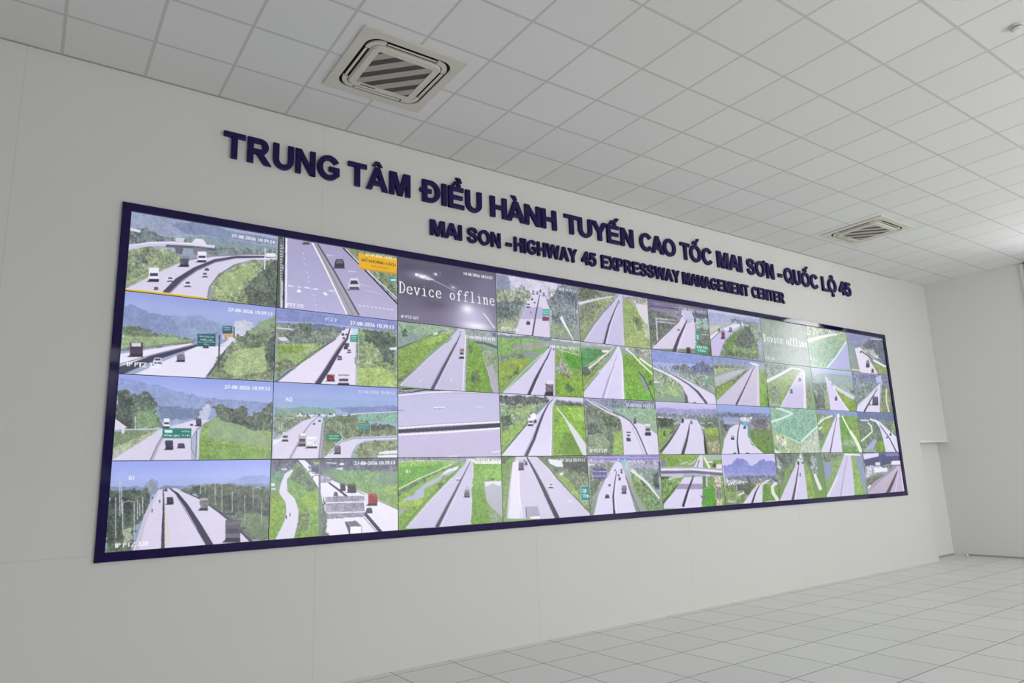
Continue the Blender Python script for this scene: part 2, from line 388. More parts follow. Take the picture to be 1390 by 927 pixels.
ART[(0,1)] = '''P 96a2e0>a5b0e2 s 0,0 1000,0 1000,160 0,160
P a5b0e2>9fabd6 s 0,160 1000,160 1000,420 0,420
P 9fabd6>9aa8c0 s 0,420 1000,420 1000,1000 0,1000
P 8492c4>8d9cbc h -7,199 53,150 163,237 292,249 446,296 453,559 3,574
P 93a2c8 h 293,268 482,212 624,302 829,265 835,560 387,588
P 69805f>7f9a72 t -3,423 80,427 189,472 338,502 452,522 454,587 0,726
P 93ad80 g 2,557 191,526 357,527 424,545 341,591 5,698
P c9cadf h 704,248 786,203 840,283 791,429 691,562 628,456
P e9e4f8 r -11,771 425,575 474,603 7,901
P e6e2f6 r 84,1007 465,610 671,574 596,784 524,999
P e2def2 n 611,573 669,507 687,388 728,420 671,574
P 45425a n -1,1031 207,820 472,606 466,575 194,756 -22,939
P 8c8aa0 n -5,900 200,754 469,583 467,568 198,740 -7,887
P 77778a n 1,736 231,635 425,571 424,560 230,624 0,726
P 728468>7d9268 t 1001,92 913,199 810,347 709,472 662,623 596,784 534,1016 1004,1010
P 4f6055 t 1005,334 941,505 922,666 990,854 1014,852
P a4b882 g 733,613 920,547 948,859 741,958 639,893 664,719
P 5d6e60 t 714,461 789,351 843,421 731,536
P 8fa488 h 1001,92 882,235 789,371 853,399 1003,213
P 5b5868 n 547,984 602,828 662,630 652,619 592,816 538,972
P 55535f n 604,440 609,858 619,858 615,439
P 32626b n 463,448 582,428 586,592 467,610
P 4c7f84 n 468,459 577,441 577,448 468,466
T e8f2f2 523,487 18 c LÀN DỪNG XE
T e8f2f2 524,529 20 c KHẨN CẤP
P b8d0d0 n 471,551 580,534 580,540 471,556
T dcebeb 525,582 16 c 500 m
P 3a6274 n 626,324 695,312 697,409 629,421
P c0d0da n 635,338 685,330 685,337 635,346
P b0c4d0 n 635,365 681,358 681,365 636,373
P d0a85a n 639,425 713,413 714,451 640,463
P 5a5a70 n 700,317 710,315 714,461 704,463
P 4f4c60 n 38,800 56,770 133,760 134,787
P 53384e n 51,624 128,612 133,770 57,780
P 43435a n 61,688 122,679 125,716 61,725
P 5a3a4c n 58,726 128,716 130,757 59,767
P 2f2d3c n 56,760 133,750 134,777 57,787
P d9d3e6 n 61,626 116,618 117,661 63,669
P 5a5668 n 193,864 199,846 253,840 254,857
P e2e0f0 n 198,823 205,786 242,781 252,816 253,849 199,856
P 4a4a5c n 204,820 209,793 238,789 245,815
P 3c3a4a n 203,841 248,836 248,848 203,854
P 4f4c60 n 331,821 342,802 393,795 393,814
P a09eae n 342,704 387,697 391,720 340,727
P 77758a k 340,727 391,720 393,798 343,804
P 2d2b3a n 342,797 393,791 391,812 345,817
P 5a5668 n 499,628 504,621 542,615 543,622
P 4a485c n 503,612 509,597 536,593 542,606 543,619 504,624
P 4a4a5c n 508,611 512,600 533,597 538,606
P 3c3a4a n 507,619 539,614 539,619 507,623
P 5a5668 n 638,505 641,495 667,491 668,500
P d8d8e8 n 640,482 644,463 662,460 666,478 667,496 641,500
P 4a4a5c n 643,481 646,466 660,464 663,478
P 3c3a4a n 643,492 665,489 665,496 643,499
T f6f6fc 40,905 52 l IP PTZ 322
T f4f4fb 972,118 46 r 27-08-2026 10:39:13'''
ART[(0,2)] = '''P 97a4e6>a9b4ea s 0,0 1000,0 1000,200 0,200
P a9b4ea>adb8dc s 0,200 1000,200 1000,420 0,420
P adb8dc>aab4c8 s 0,420 1000,420 1000,1000 0,1000
P 8e9dd0>98a6c8 h -1,42 193,94 359,169 550,247 998,274 1004,600 11,557
P 7786a8 h 237,356 402,374 535,394 538,503 261,522
P 586f62>6a8364 t 1,206 56,193 118,232 179,201 218,305 252,514 273,618 6,659
P 7d9a70 g 117,433 222,428 255,610 133,631
P 46584f t 2,232 74,209 98,382 122,588 47,624 17,506
P d6d4e8 n 0,532 63,607 60,644 1,645
P e6d9de n 1,523 70,615 64,627 0,544
P c2c4de h 542,311 581,337 557,502 520,558 465,614 499,487
P 8f90a4 n 537,293 560,268 585,290 583,318 542,320
P 7e936e g 0,676 194,629 264,633 137,742 1,861
P a9b398 g 1,861 136,733 256,636 265,662 74,895 1,961
P d4d2e4 n 56,650 265,639 264,627 56,638
P e4e2ee n 113,485 117,643 121,643 117,485
P e4e2ee n 43,645 56,644 58,692 45,692
P d8d2ea r -2,994 273,632 463,524 576,511 498,613 461,792 467,1004
P ddd6f0 n 336,617 463,528 538,512 466,649
P b6b0c8 n 237,1007 269,834 298,713 365,622 361,610 289,698 255,821 219,991
P 6a667c n 222,1001 255,829 287,708 283,703 251,825 217,997
P 86a65c>8cab5a g 1004,600 605,482 521,594 507,756 514,1005 1007,1016
P 7ca04c g 526,756 761,828 999,904 1007,1016 519,1005
P 5f7060 t 592,354 649,314 711,385 800,324 834,473 998,255 1005,619 859,679 717,626 615,482
P 54645a t 700,348 752,420 836,567 818,642 737,644
P 92a884 h 541,612 605,482 735,551 996,715 987,828 761,791 563,720
P d9d6ea n 501,634 506,1005 514,1006 510,634
P 6c6880 n 490,649 494,987 499,987 495,649
P 8a8898 n 556,534 492,627 459,755 462,864 487,954 492,950 468,862 465,758 496,635 560,543
P 4f4c60 n 279,626 287,607 323,606 324,625
P eceaf6 n 284,508 320,506 323,613 287,614
P 43435a n 289,551 318,551 319,576 289,577
P eceaf6 n 287,577 321,576 321,604 288,605
P 2f2d3c n 287,600 323,599 323,618 287,619
P 4f4c60 n 475,594 484,579 520,578 520,593
P 6a6080 n 483,498 516,497 518,516 482,517
P 564c6c k 482,517 518,516 520,579 484,580
P 2d2b3a n 484,575 520,574 519,591 486,592
P 5a5668 n 446,591 448,586 469,585 470,591
P 5a586c n 448,578 451,567 465,567 469,578 469,588 449,589
P 4a4a5c n 451,578 453,569 464,569 466,577
P 3c3a4a n 450,584 467,584 467,588 450,588
P 2f7a74 n 280,622 458,617 461,739 284,741
P 4e948c n 282,625 456,621 456,630 282,634
P d8eee8 n 293,643 341,641 342,677 295,678
T e6f4f0 448,667 19 r 16.2 Km
T e6f4f0 294,719 20 l ĐỒNG GIAO
T e6f4f0 453,717 19 r 22.5 Km
P 4f4c60 n 293,880 304,862 353,862 353,880
P 5c566e n 303,763 347,763 350,786 302,786
P 453f58 k 302,786 350,786 353,864 304,864
P 2d2b3a n 304,857 353,857 351,878 307,878
P 5a5668 n 374,860 379,846 425,847 426,861
P 4c485e n 378,828 384,799 416,799 424,828 425,854 379,854
P 4a4a5c n 384,826 388,805 413,805 418,826
P 3c3a4a n 382,843 421,843 421,853 383,853
T f4f4fb 972,118 46 r 27-08-2026 10:39:13'''
ART[(0,3)] = '''P 9aa8ee>aab6f0 s 0,0 1000,0 1000,180 0,180
P aab6f0>a4b1e0 s 0,180 1000,180 1000,330 0,330
P a4b1e0>8c9bb0 s 0,330 1000,330 1000,1000 0,1000
P 97a5da h 674,297 771,230 850,197 1005,223 1007,343 714,326
P 8493b4>7f8fa4 h -3,283 199,295 304,301 430,292 674,279 1002,315 1004,435 1,365
P 49594c>52654f t -9,332 132,324 235,314 253,349 224,498 172,724 149,1012 -2,1006
P 3d4c44 t -8,348 99,339 138,490 96,715 69,873 -2,927
P 9fab94 g 86,770 139,752 153,884 104,910
P 4e604f>596d55 t 413,325 674,288 1003,361 1011,999 898,992 684,677 508,435
P 3f4e46 t 630,444 775,419 1000,527 1004,709 780,633 663,587
P 6f8266 g 840,657 983,707 1009,962 907,967 833,799
P 8b99a8 h 199,295 240,222 276,240 287,317 246,399
P 7d8ba2 n 204,274 240,217 275,253 277,245 239,209 201,267
P d8d2ea r 150,1045 177,855 217,564 279,334 385,323 546,473 664,640 898,1001 898,1037
P c6c2d4 n 158,1046 191,791 225,548 260,417 280,351 257,467 215,728 188,1051
P 4a4658 n 340,1041 330,742 322,506 311,332 305,332 311,505 313,739 317,1037
P d8d0cc n 342,1041 330,675 321,472 342,642 361,812 368,1037
P 3f3b52 n 642,1014 551,749 466,522 402,383 350,320 346,329 391,403 445,547 521,780 602,1050
P 77748c n 601,1027 515,769 435,530 390,399 386,403 431,534 511,773 597,1031
P 4a4a5c n 894,992 708,669 548,457 414,347 413,355 544,471 699,688 881,1015
P c4c8d4 n 49,187 66,614 70,615 54,187
P c4c8d4 n 61,221 74,583 79,583 65,221
P c4c8d4 n 35,400 53,855 57,855 39,400
P c4c8d4 n 75,436 88,779 93,779 80,436
P c4c8d4 n 142,458 157,885 161,885 146,458
P c4c8d4 n 188,411 195,594 199,595 193,412
P c4c8d4 n 160,443 167,658 172,658 164,443
P c4c8d4 n 174,477 179,626 183,626 178,477
P b4bcc8 n 533,254 537,403 541,403 537,254
P b4bcc8 n 562,264 566,405 569,405 566,264
P b4bcc8 n 626,285 633,532 636,532 630,285
P b4bcc8 n 670,288 679,624 683,624 674,288
P b4bcc8 n 741,381 748,683 752,684 745,381
P b4bcc8 n 825,441 833,763 837,763 829,441
P b4bcc8 n 879,317 885,571 889,572 883,318
P b4bcc8 n 942,522 947,811 951,812 946,522
P c4c8d4 n 79,472 112,450 137,460 137,454 111,444 78,466
P b4bcc8 n 884,358 924,351 939,378 942,373 925,344 884,350
P 4f4c60 n 324,508 334,495 373,498 373,512
P 4a4858 n 333,422 369,425 371,442 332,439
P 3a3848 k 332,439 371,442 373,500 334,497
P 2d2b3a n 334,492 373,495 372,510 336,507
P 5a5668 n 312,355 314,349 333,350 334,357
P 55536a n 314,339 316,326 330,327 333,341 334,354 314,352
P 4a4a5c n 316,339 318,329 328,329 331,340
P 3c3a4a n 315,347 332,348 332,353 316,352
P 4f4c60 n 525,595 538,573 590,578 591,601
P a4a2ac n 537,448 584,451 588,481 535,477
P 7c7a86 k 535,477 588,481 590,581 538,576
P 2d2b3a n 537,567 590,572 589,598 540,593
P 4f4c60 n 689,987 712,948 810,961 810,1003
P 5c5a6c n 706,723 804,733 810,977 712,964
P 43435a n 719,824 797,833 800,892 718,881
P 6a6878 n 714,881 804,892 805,955 716,944
P 2f2d3c n 712,933 809,945 810,988 713,974
P 4a4866 n 707,644 766,632 771,672 713,666
P 6c6a7a n 707,758 793,741 808,778 716,789
P 4a4858 n 247,550 253,550 255,592 249,591
P 4a4858 n 287,453 294,453 296,487 289,486
T f6f6fc 52,955 50 l IP PTZ 320
T e4e8fa 100,215 44 l B1'''
ART[(1,0)] = '''P aaa4cc>b4b0d8 s 0,0 1000,0 1000,1000 0,1000
P b0acd6 r -12,-2 1004,-7 1002,980 -2,1023
P 4e5a4e g -11,-2 38,5 45,1013 -4,1001
P 9aa2a8 n 18,34 27,1002 32,1001 23,33
P 2e2c3a n 40,4 49,1005 61,1003 53,1
P efeefa n 54,8 68,1008 80,1006 67,4
P e6e6ee n 32,617 34,1000 44,999 42,615
P b8bcc0 n 12,136 31,137 33,118 13,118
P b8bcc0 n 13,175 32,176 33,157 14,157
P b8bcc0 n 13,215 33,215 34,197 15,196
P b8bcc0 n 14,254 33,254 35,236 15,235
P b8bcc0 n 15,293 34,293 35,275 16,274
P b8bcc0 n 15,332 35,332 36,314 17,313
P b8bcc0 n 16,370 35,371 37,353 17,352
P b8bcc0 n 17,409 36,410 37,392 18,391
P b8bcc0 n 17,448 37,449 38,431 19,430
P b8bcc0 n 18,487 37,488 39,469 19,469
P b8bcc0 n 19,525 38,526 39,508 20,507
P b8bcc0 n 19,564 39,565 40,547 21,546
P b8bcc0 n 20,602 39,604 41,586 21,584
P b8bcc0 n 21,641 40,642 41,624 22,623
P b8bcc0 n 21,679 41,681 42,663 23,661
P b8bcc0 n 22,718 41,719 43,701 23,700
P b8bcc0 n 23,756 42,757 43,740 24,738
P b8bcc0 n 23,794 43,796 44,778 25,776
P b8bcc0 n 24,832 43,834 44,816 25,815
P b8bcc0 n 25,870 44,872 45,854 26,853
P b8bcc0 n 25,908 45,910 46,893 27,891
P b8bcc0 n 26,946 45,948 46,931 27,929
P b8bcc0 n 27,984 46,986 47,969 28,967
P b8bcc0 n 27,1022 46,1024 48,1007 29,1005
P a8a3c8>b8b4da r 69,3 261,5 421,489 566,1000 81,1006
P a6a0c4>b8b3d6 r 312,12 519,13 1002,753 1002,972 656,982
P a6a4b0 n 261,5 304,4 491,472 674,987 566,997 413,523
P f2f0fa n 260,18 362,338 552,992 563,980 373,326 270,5
P 5a5668 n 300,17 441,381 655,988 666,975 452,367 310,2
P 8a8796 n 284,16 418,431 608,995 614,988 424,424 290,9
P 82986e>6f8a5e t 519,5 650,-10 1004,1 1002,737 745,311
P 8a9a80 h 528,10 641,8 642,178
P 2c2a38 n 515,21 634,195 998,752 1007,737 642,179 523,5
P dddbe8 n 538,23 649,197 1000,669 1006,657 654,185 544,12
P e6b02c n 649,47 999,41 993,266 657,270
P c49a3c n 657,270 993,262 993,289 661,288
T 5a4420 827,162 40 c GIỮ KHOẢNG CÁCH
T b07a28 843,228 27 c KEEP DISTANCE
T fbf3d8 985,66 40 r 27-08-2026 10:39:13
P 4a8a9c n 925,346 998,347 998,410 927,408
P d8ecf4 n 940,372 988,360 988,386 940,398
P 5a5668 n 179,65 186,55 244,37 246,44
P 5a586c n 185,44 194,24 235,11 244,25 244,41 186,59
P 4a4a5c n 192,41 199,26 230,16 237,27
P 3c3a4a n 190,51 240,36 240,42 190,57
P 5a5668 n 439,344 448,310 532,287 534,319
P 3e3c4e n 448,267 460,198 518,181 531,244 532,305 449,327
P 6a6878 n 458,261 467,209 512,196 521,243
P 3c3a4a n 455,299 525,280 525,304 455,322
P 5a5668 n 557,632 568,593 664,570 666,606
P d4d0e4 n 567,544 581,467 648,450 663,521 664,590 568,613
P 3c3a4a n 579,538 589,480 641,467 652,520
P 3c3a4a n 575,581 656,562 656,589 575,608
P dcdaea n 580,449 649,432 649,457 580,475
P dcd8f0 n 191,181 200,180 202,199 193,200
P dcd8f0 n 198,256 207,255 209,274 200,275
P dcd8f0 n 208,330 216,329 218,348 210,349
P dcd8f0 n 226,447 234,446 236,466 228,466
P dcd8f0 n 235,506 244,505 246,525 237,525
P dcd8f0 n 245,572 253,572 255,591 246,591
P dcd8f0 n 261,682 269,682 271,701 263,701
P dcd8f0 n 279,754 287,754 289,773 281,773
P dcd8f0 n 288,820 296,820 298,839 290,839
P dcd8f0 n 297,894 306,893 308,913 299,913
P dcd8f0 n 305,975 313,975 315,994 307,994
P efecf8 n 84,687 128,688 129,673 84,672
P efecf8 n 153,684 186,685 186,673 154,672
P efecf8 n 210,683 252,683 253,667 211,668
P efecf8 n 277,681 320,681 320,668 278,669
P efecf8 n 405,680 449,679 450,665 406,666
P f4f2fc n 154,730 170,704 178,724 191,747 154,755
P f4f2fc n 355,721 376,704 398,735 381,754
P d6d2ea n 383,162 435,159 436,148 383,150
P d6d2ea n 562,358 634,343 634,331 562,345
P cac6e0 n 671,527 763,537 765,527 672,517
P cac6e0 n 708,598 858,627 859,618 709,588
P e0dcf0 n 653,832 675,852 679,841 657,820
P e0dcf0 n 687,831 709,851 713,840 691,819
P e0dcf0 n 722,831 744,852 748,841 726,820
P e0dcf0 n 757,832 780,853 784,841 761,821
P e0dcf0 n 793,833 815,853 819,842 797,821
P e0dcf0 n 828,833 851,854 855,843 832,822
P e0dcf0 n 864,834 887,855 891,843 868,822
P e0dcf0 n 900,834 923,856 927,844 904,823
P e0dcf0 n 936,835 959,856 964,845 941,824
T f6f6fc 80,965 44 l PTZ 275'''
ART[(1,1)] = '''P 8e98d0>9aa4d4 s 0,0 1000,0 1000,150 0,150
P 9aa4d4>8a9aa8 s 0,150 1000,150 1000,1000 0,1000
P 8690c4 h -3,19 375,22 995,19 995,171 577,144 0,186
P a8b0dc n 0,196 288,171 586,166 994,195 996,180 587,151 289,157 0,183
P 6f7c9c h 4,208 289,180 540,175 541,231 203,273 5,261
P 788c7c t 5,223 202,188 307,239 522,218 469,354 345,483 11,562
P d0d2e0 n 5,288 135,288 135,269 6,270
P dcdaec n 12,408 78,393 100,435 50,451
P 95b070>8dab68 g 6,502 206,457 344,436 398,475 209,716 118,817 14,977
P 86a24e g 6,517 105,503 241,498 233,561 12,636
P 768a60 t 10,741 125,696 143,770 46,915 13,977
P a5ba80 g 206,473 309,442 345,514 225,592
P 5c7060 t 185,206 263,208 272,276 187,322
P e6def4 r 31,1004 193,749 328,563 451,389 550,197 606,180 653,277 644,407 648,987
P 55536a n 17,1000 146,805 279,607 330,538 471,361 466,348 325,526 274,595 140,794 12,989
P f0eef8 n 40,1001 153,824 295,617 293,611 150,818 38,995
P 8a8898 n 127,816 151,769 172,781 144,833
P 8a8898 n 243,651 293,568 309,584 260,661
P 45425a n 344,1030 426,801 500,552 568,346 590,184 583,181 552,334 476,530 394,769 306,986
P 86849a n 309,1005 387,791 473,531 545,346 539,339 467,525 381,785 303,999
P 7e9a64>93ae6a t 648,164 995,171 994,997 643,995 645,439
P 4f6656 t 691,189 845,179 985,273 974,656 875,635 826,413 710,332
P a8c06e g 656,757 846,703 974,820 974,991 648,987
P e0e2ee n 920,416 990,397 990,442 935,443
P 7e7c94 n 645,583 711,567 711,591 655,646
P 9ea8a8 n 634,376 636,988 644,987 643,375
P c8c8d8 n 656,325 655,694 660,693 660,324
P 3d8f84 n 586,281 653,270 654,370 586,381
P d8eee8 n 593,299 644,291 644,298 593,306
P d8eee8 n 593,325 635,318 635,325 593,331
P d8eee8 n 597,350 639,343 639,350 597,356
P c0dcec n 606,184 653,176 653,260 606,268
P e6e4f2 n 518,227 539,223 539,255 518,259
P 5a5668 n 514,303 517,294 539,291 539,299
P 4a485c n 516,283 520,265 535,263 538,279 539,295 517,299
P 4a4a5c n 519,282 521,268 533,266 536,279
P 3c3a4a n 518,292 537,289 537,295 518,298
P 5a5668 n 544,293 546,287 564,284 565,290
P 8a3a44 n 546,278 549,265 561,263 564,275 564,287 546,290
P 4a4a5c n 548,277 550,267 560,265 562,275
P 3c3a4a n 547,285 563,282 563,287 547,289
P 5a5668 n 522,348 524,341 544,338 545,344
P 55536a n 524,333 527,319 541,317 544,330 544,342 524,345
P 4a4a5c n 527,332 529,322 540,320 542,329
P 3c3a4a n 526,339 543,337 543,341 526,344
P 4f4c60 n 531,460 541,450 581,444 581,453
P 6a6878 n 542,403 579,398 581,408 540,414
P 4a485a k 540,414 581,408 581,445 541,451
P 2d2b3a n 541,448 581,442 580,452 542,457
P 5a5668 n 532,496 535,484 569,479 569,491
P 3e3c4e n 535,468 540,443 563,439 568,463 569,486 535,490
P 4a4a5c n 539,466 543,447 561,445 564,463
P 3c3a4a n 538,480 566,476 566,485 538,489
P 5a5668 n 557,545 562,532 598,527 599,540
P c8c6d8 n 561,515 567,488 593,485 598,510 598,534 562,539
P 4a4a5c n 566,513 570,493 590,490 594,509
P 3c3a4a n 564,528 595,524 596,533 564,537
P 5a5668 n 479,656 484,641 522,636 523,651
P 8e8ca0 n 484,620 489,588 516,585 522,615 522,644 484,649
P 4a4a5c n 488,618 492,594 513,591 517,614
P 3c3a4a n 487,636 519,632 519,643 487,647
P 4f4c60 n 387,963 403,946 467,940 467,955
P 8a4a54 n 405,864 463,858 466,877 402,883
P 6a2c36 k 402,883 466,877 467,942 403,948
P 2d2b3a n 403,942 467,936 464,954 406,959
P 8e3440 n 410,908 460,903 460,925 410,930
P 4f4c60 n 470,1009 492,984 583,976 583,1000
P dcdaec n 491,857 582,848 583,985 492,993
P 43435a n 501,913 573,905 575,938 499,945
P c8c6d8 n 496,945 579,938 579,973 496,981
P 2f2d3c n 492,975 583,967 583,991 492,999
P 77758a n 493,856 584,847 584,860 493,869
T f4f4fb 965,130 56 r 27-08-2026 10:39:13
T dfe4f8 380,110 44 l PTZ 3'''
ART[(1,2)] = '''P 96a4de>a2b2e4 s 0,0 1000,0 1000,170 0,170
P a2b2e4>9fb2d8 s 0,170 1000,170 1000,330 0,330
P 9fb2d8>90a6a8 s 0,330 1000,330 1000,1000 0,1000
P 9cb0dc s 10,214 994,195 993,308 12,301
P 88a8a8>84a49c h 9,344 302,299 478,350 478,410 6,424
P 7fb09c g 641,403 993,356 993,500 659,480
P 8694c0 h 433,322 567,299 993,259 993,356 622,396
P a4b4d8 n 101,263 336,264 336,255 101,255
P 7a8c74 t 6,431 186,409 321,417 271,494 115,644 10,732
P 8aa084 g 6,424 177,402 186,445 7,467
P c8ccc8 n 7,481 162,465 161,457 7,474
P c8cedc n 51,545 53,645 56,645 54,545
P c8cedc n 67,544 69,645 72,645 70,544
P c8cedc n 100,543 101,644 105,644 103,543
P dcdcec n 178,448 356,425 479,441 659,393 993,348 993,338 659,381 478,426 355,407 177,428
P e4e4f0 n 194,401 209,400 209,425 194,426
P 7a88a0 n 222,410 238,409 238,434 223,435
P 4e5c58 n 251,419 266,418 267,443 252,444
P e4e4f0 n 280,428 296,427 296,453 281,453
P 7a88a0 n 309,395 324,395 325,420 309,421
P 4e5c58 n 338,405 354,404 354,429 338,430
P e4e4f0 n 368,414 383,413 384,439 368,439
P 7a88a0 n 397,423 413,422 413,448 398,448
P 4e5c58 n 427,390 443,389 443,415 427,416
P e4e4f0 n 457,399 473,398 473,424 457,425
P 7a88a0 n 487,408 503,408 503,434 487,434
P 4e5c58 n 517,418 534,417 534,443 518,444
P e4e4f0 n 548,384 564,384 564,410 548,410
P 7a88a0 n 578,394 595,393 595,419 579,420
P 6f8660>74895e t 391,459 550,400 641,419 753,507 993,547 993,690 661,702 517,772 430,876 388,993
P 7d9362 g 394,772 464,787 430,920 396,986
P 4f604e t 734,539 944,517 983,579 772,647
P 7fb09c g 641,403 993,356 993,492 659,480
P d8d2ea r 9,993 13,788 107,659 221,510 321,440 373,467 371,609 349,1000
P d6d0e6 r 388,1000 473,846 535,771 661,725 993,698 993,738 716,763 652,816 616,907 599,1005
P e8e6f2 n 8,746 76,745 10,831
P 9e9ab0 n 140,1009 198,808 244,647 291,528 345,443 341,435 285,517 234,636 185,796 126,996
P c9c6d8 n 22,763 132,618 238,498 236,491 130,611 19,756
P 8a8c98 n 345,1000 370,520 391,519 384,1000
P bcbccc n 365,993 385,520 380,519 359,992
P c2c0d0 n 434,941 502,793 616,733 993,696 993,684 615,718 496,780 426,929
P 77788a n 441,938 518,790 625,737 993,710 993,702 624,729 516,783 437,933
P 7d8f5c t 652,824 716,771 993,745 992,926 754,992 617,997
P e4e4ee n 829,925 896,902 993,895 992,942 839,943
P e8e6f0 n 829,963 992,961 992,1005 829,998
P 4e8a88 n 664,518 757,515 758,608 665,610
P 7ab0b0 n 671,541 749,539 749,546 671,549
P 7ab0b0 n 671,572 734,570 734,576 671,578
P b8ccc8 n 761,515 760,701 765,701 767,515
P 2d7d64 n 412,668 516,666 539,719 512,772 413,757
P d8eee4 n 514,672 535,719 511,769 515,774 540,719 518,667
T e8f6f0 463,706 16 c QUỐC LỘ 45
T e8f6f0 461,741 16 c THANH HÓA
P 4f4c60 n 66,779 76,759 119,759 119,779
P d0cede n 75,651 117,650 119,766 77,767
P 43435a n 80,698 113,698 115,726 79,726
P d0cede n 78,726 116,726 117,756 78,756
P 2f2d3c n 76,751 118,751 119,771 77,772
P 4f4c60 n 183,841 196,816 251,816 251,842
P b4aeb0 n 194,679 249,678 251,826 196,826
P 43435a n 200,739 244,739 246,774 200,775
P 8a8890 n 197,775 248,774 248,813 198,813
P 2f2d3c n 196,806 251,806 251,832 196,832
P f4f2f8 n 210,671 248,671 248,700 211,700
P 4f4c60 n 240,867 259,842 336,843 337,867
P f2f0fa n 261,711 331,710 335,741 257,741
P e8e6f4 k 257,741 335,741 336,846 259,846
P 2d2b3a n 259,836 336,837 334,864 262,864
P 4f4c60 n 460,945 472,926 522,927 522,946
P 7e7c88 n 474,824 518,824 521,848 471,848
P 5e5c68 k 471,848 521,848 522,929 472,929
P 2d2b3a n 472,922 521,922 520,944 474,943
P 5a5668 n 298,552 300,547 319,546 320,552
P 45435a n 300,540 303,529 316,529 319,539 319,549 300,550
P 4a4a5c n 303,539 305,531 315,531 317,539
P 3c3a4a n 302,546 318,545 318,549 302,549
P 5a5668 n 339,512 342,506 363,506 363,512
P 55536a n 342,498 345,486 359,486 362,498 363,509 342,510
P 4a4a5c n 344,498 346,489 358,488 360,497
P 3c3a4a n 344,505 361,504 361,509 344,509
T f2f4fc 90,250 50 l N2
T cdd8f4 972,100 46 r 27-08-2026 10:39:13'''
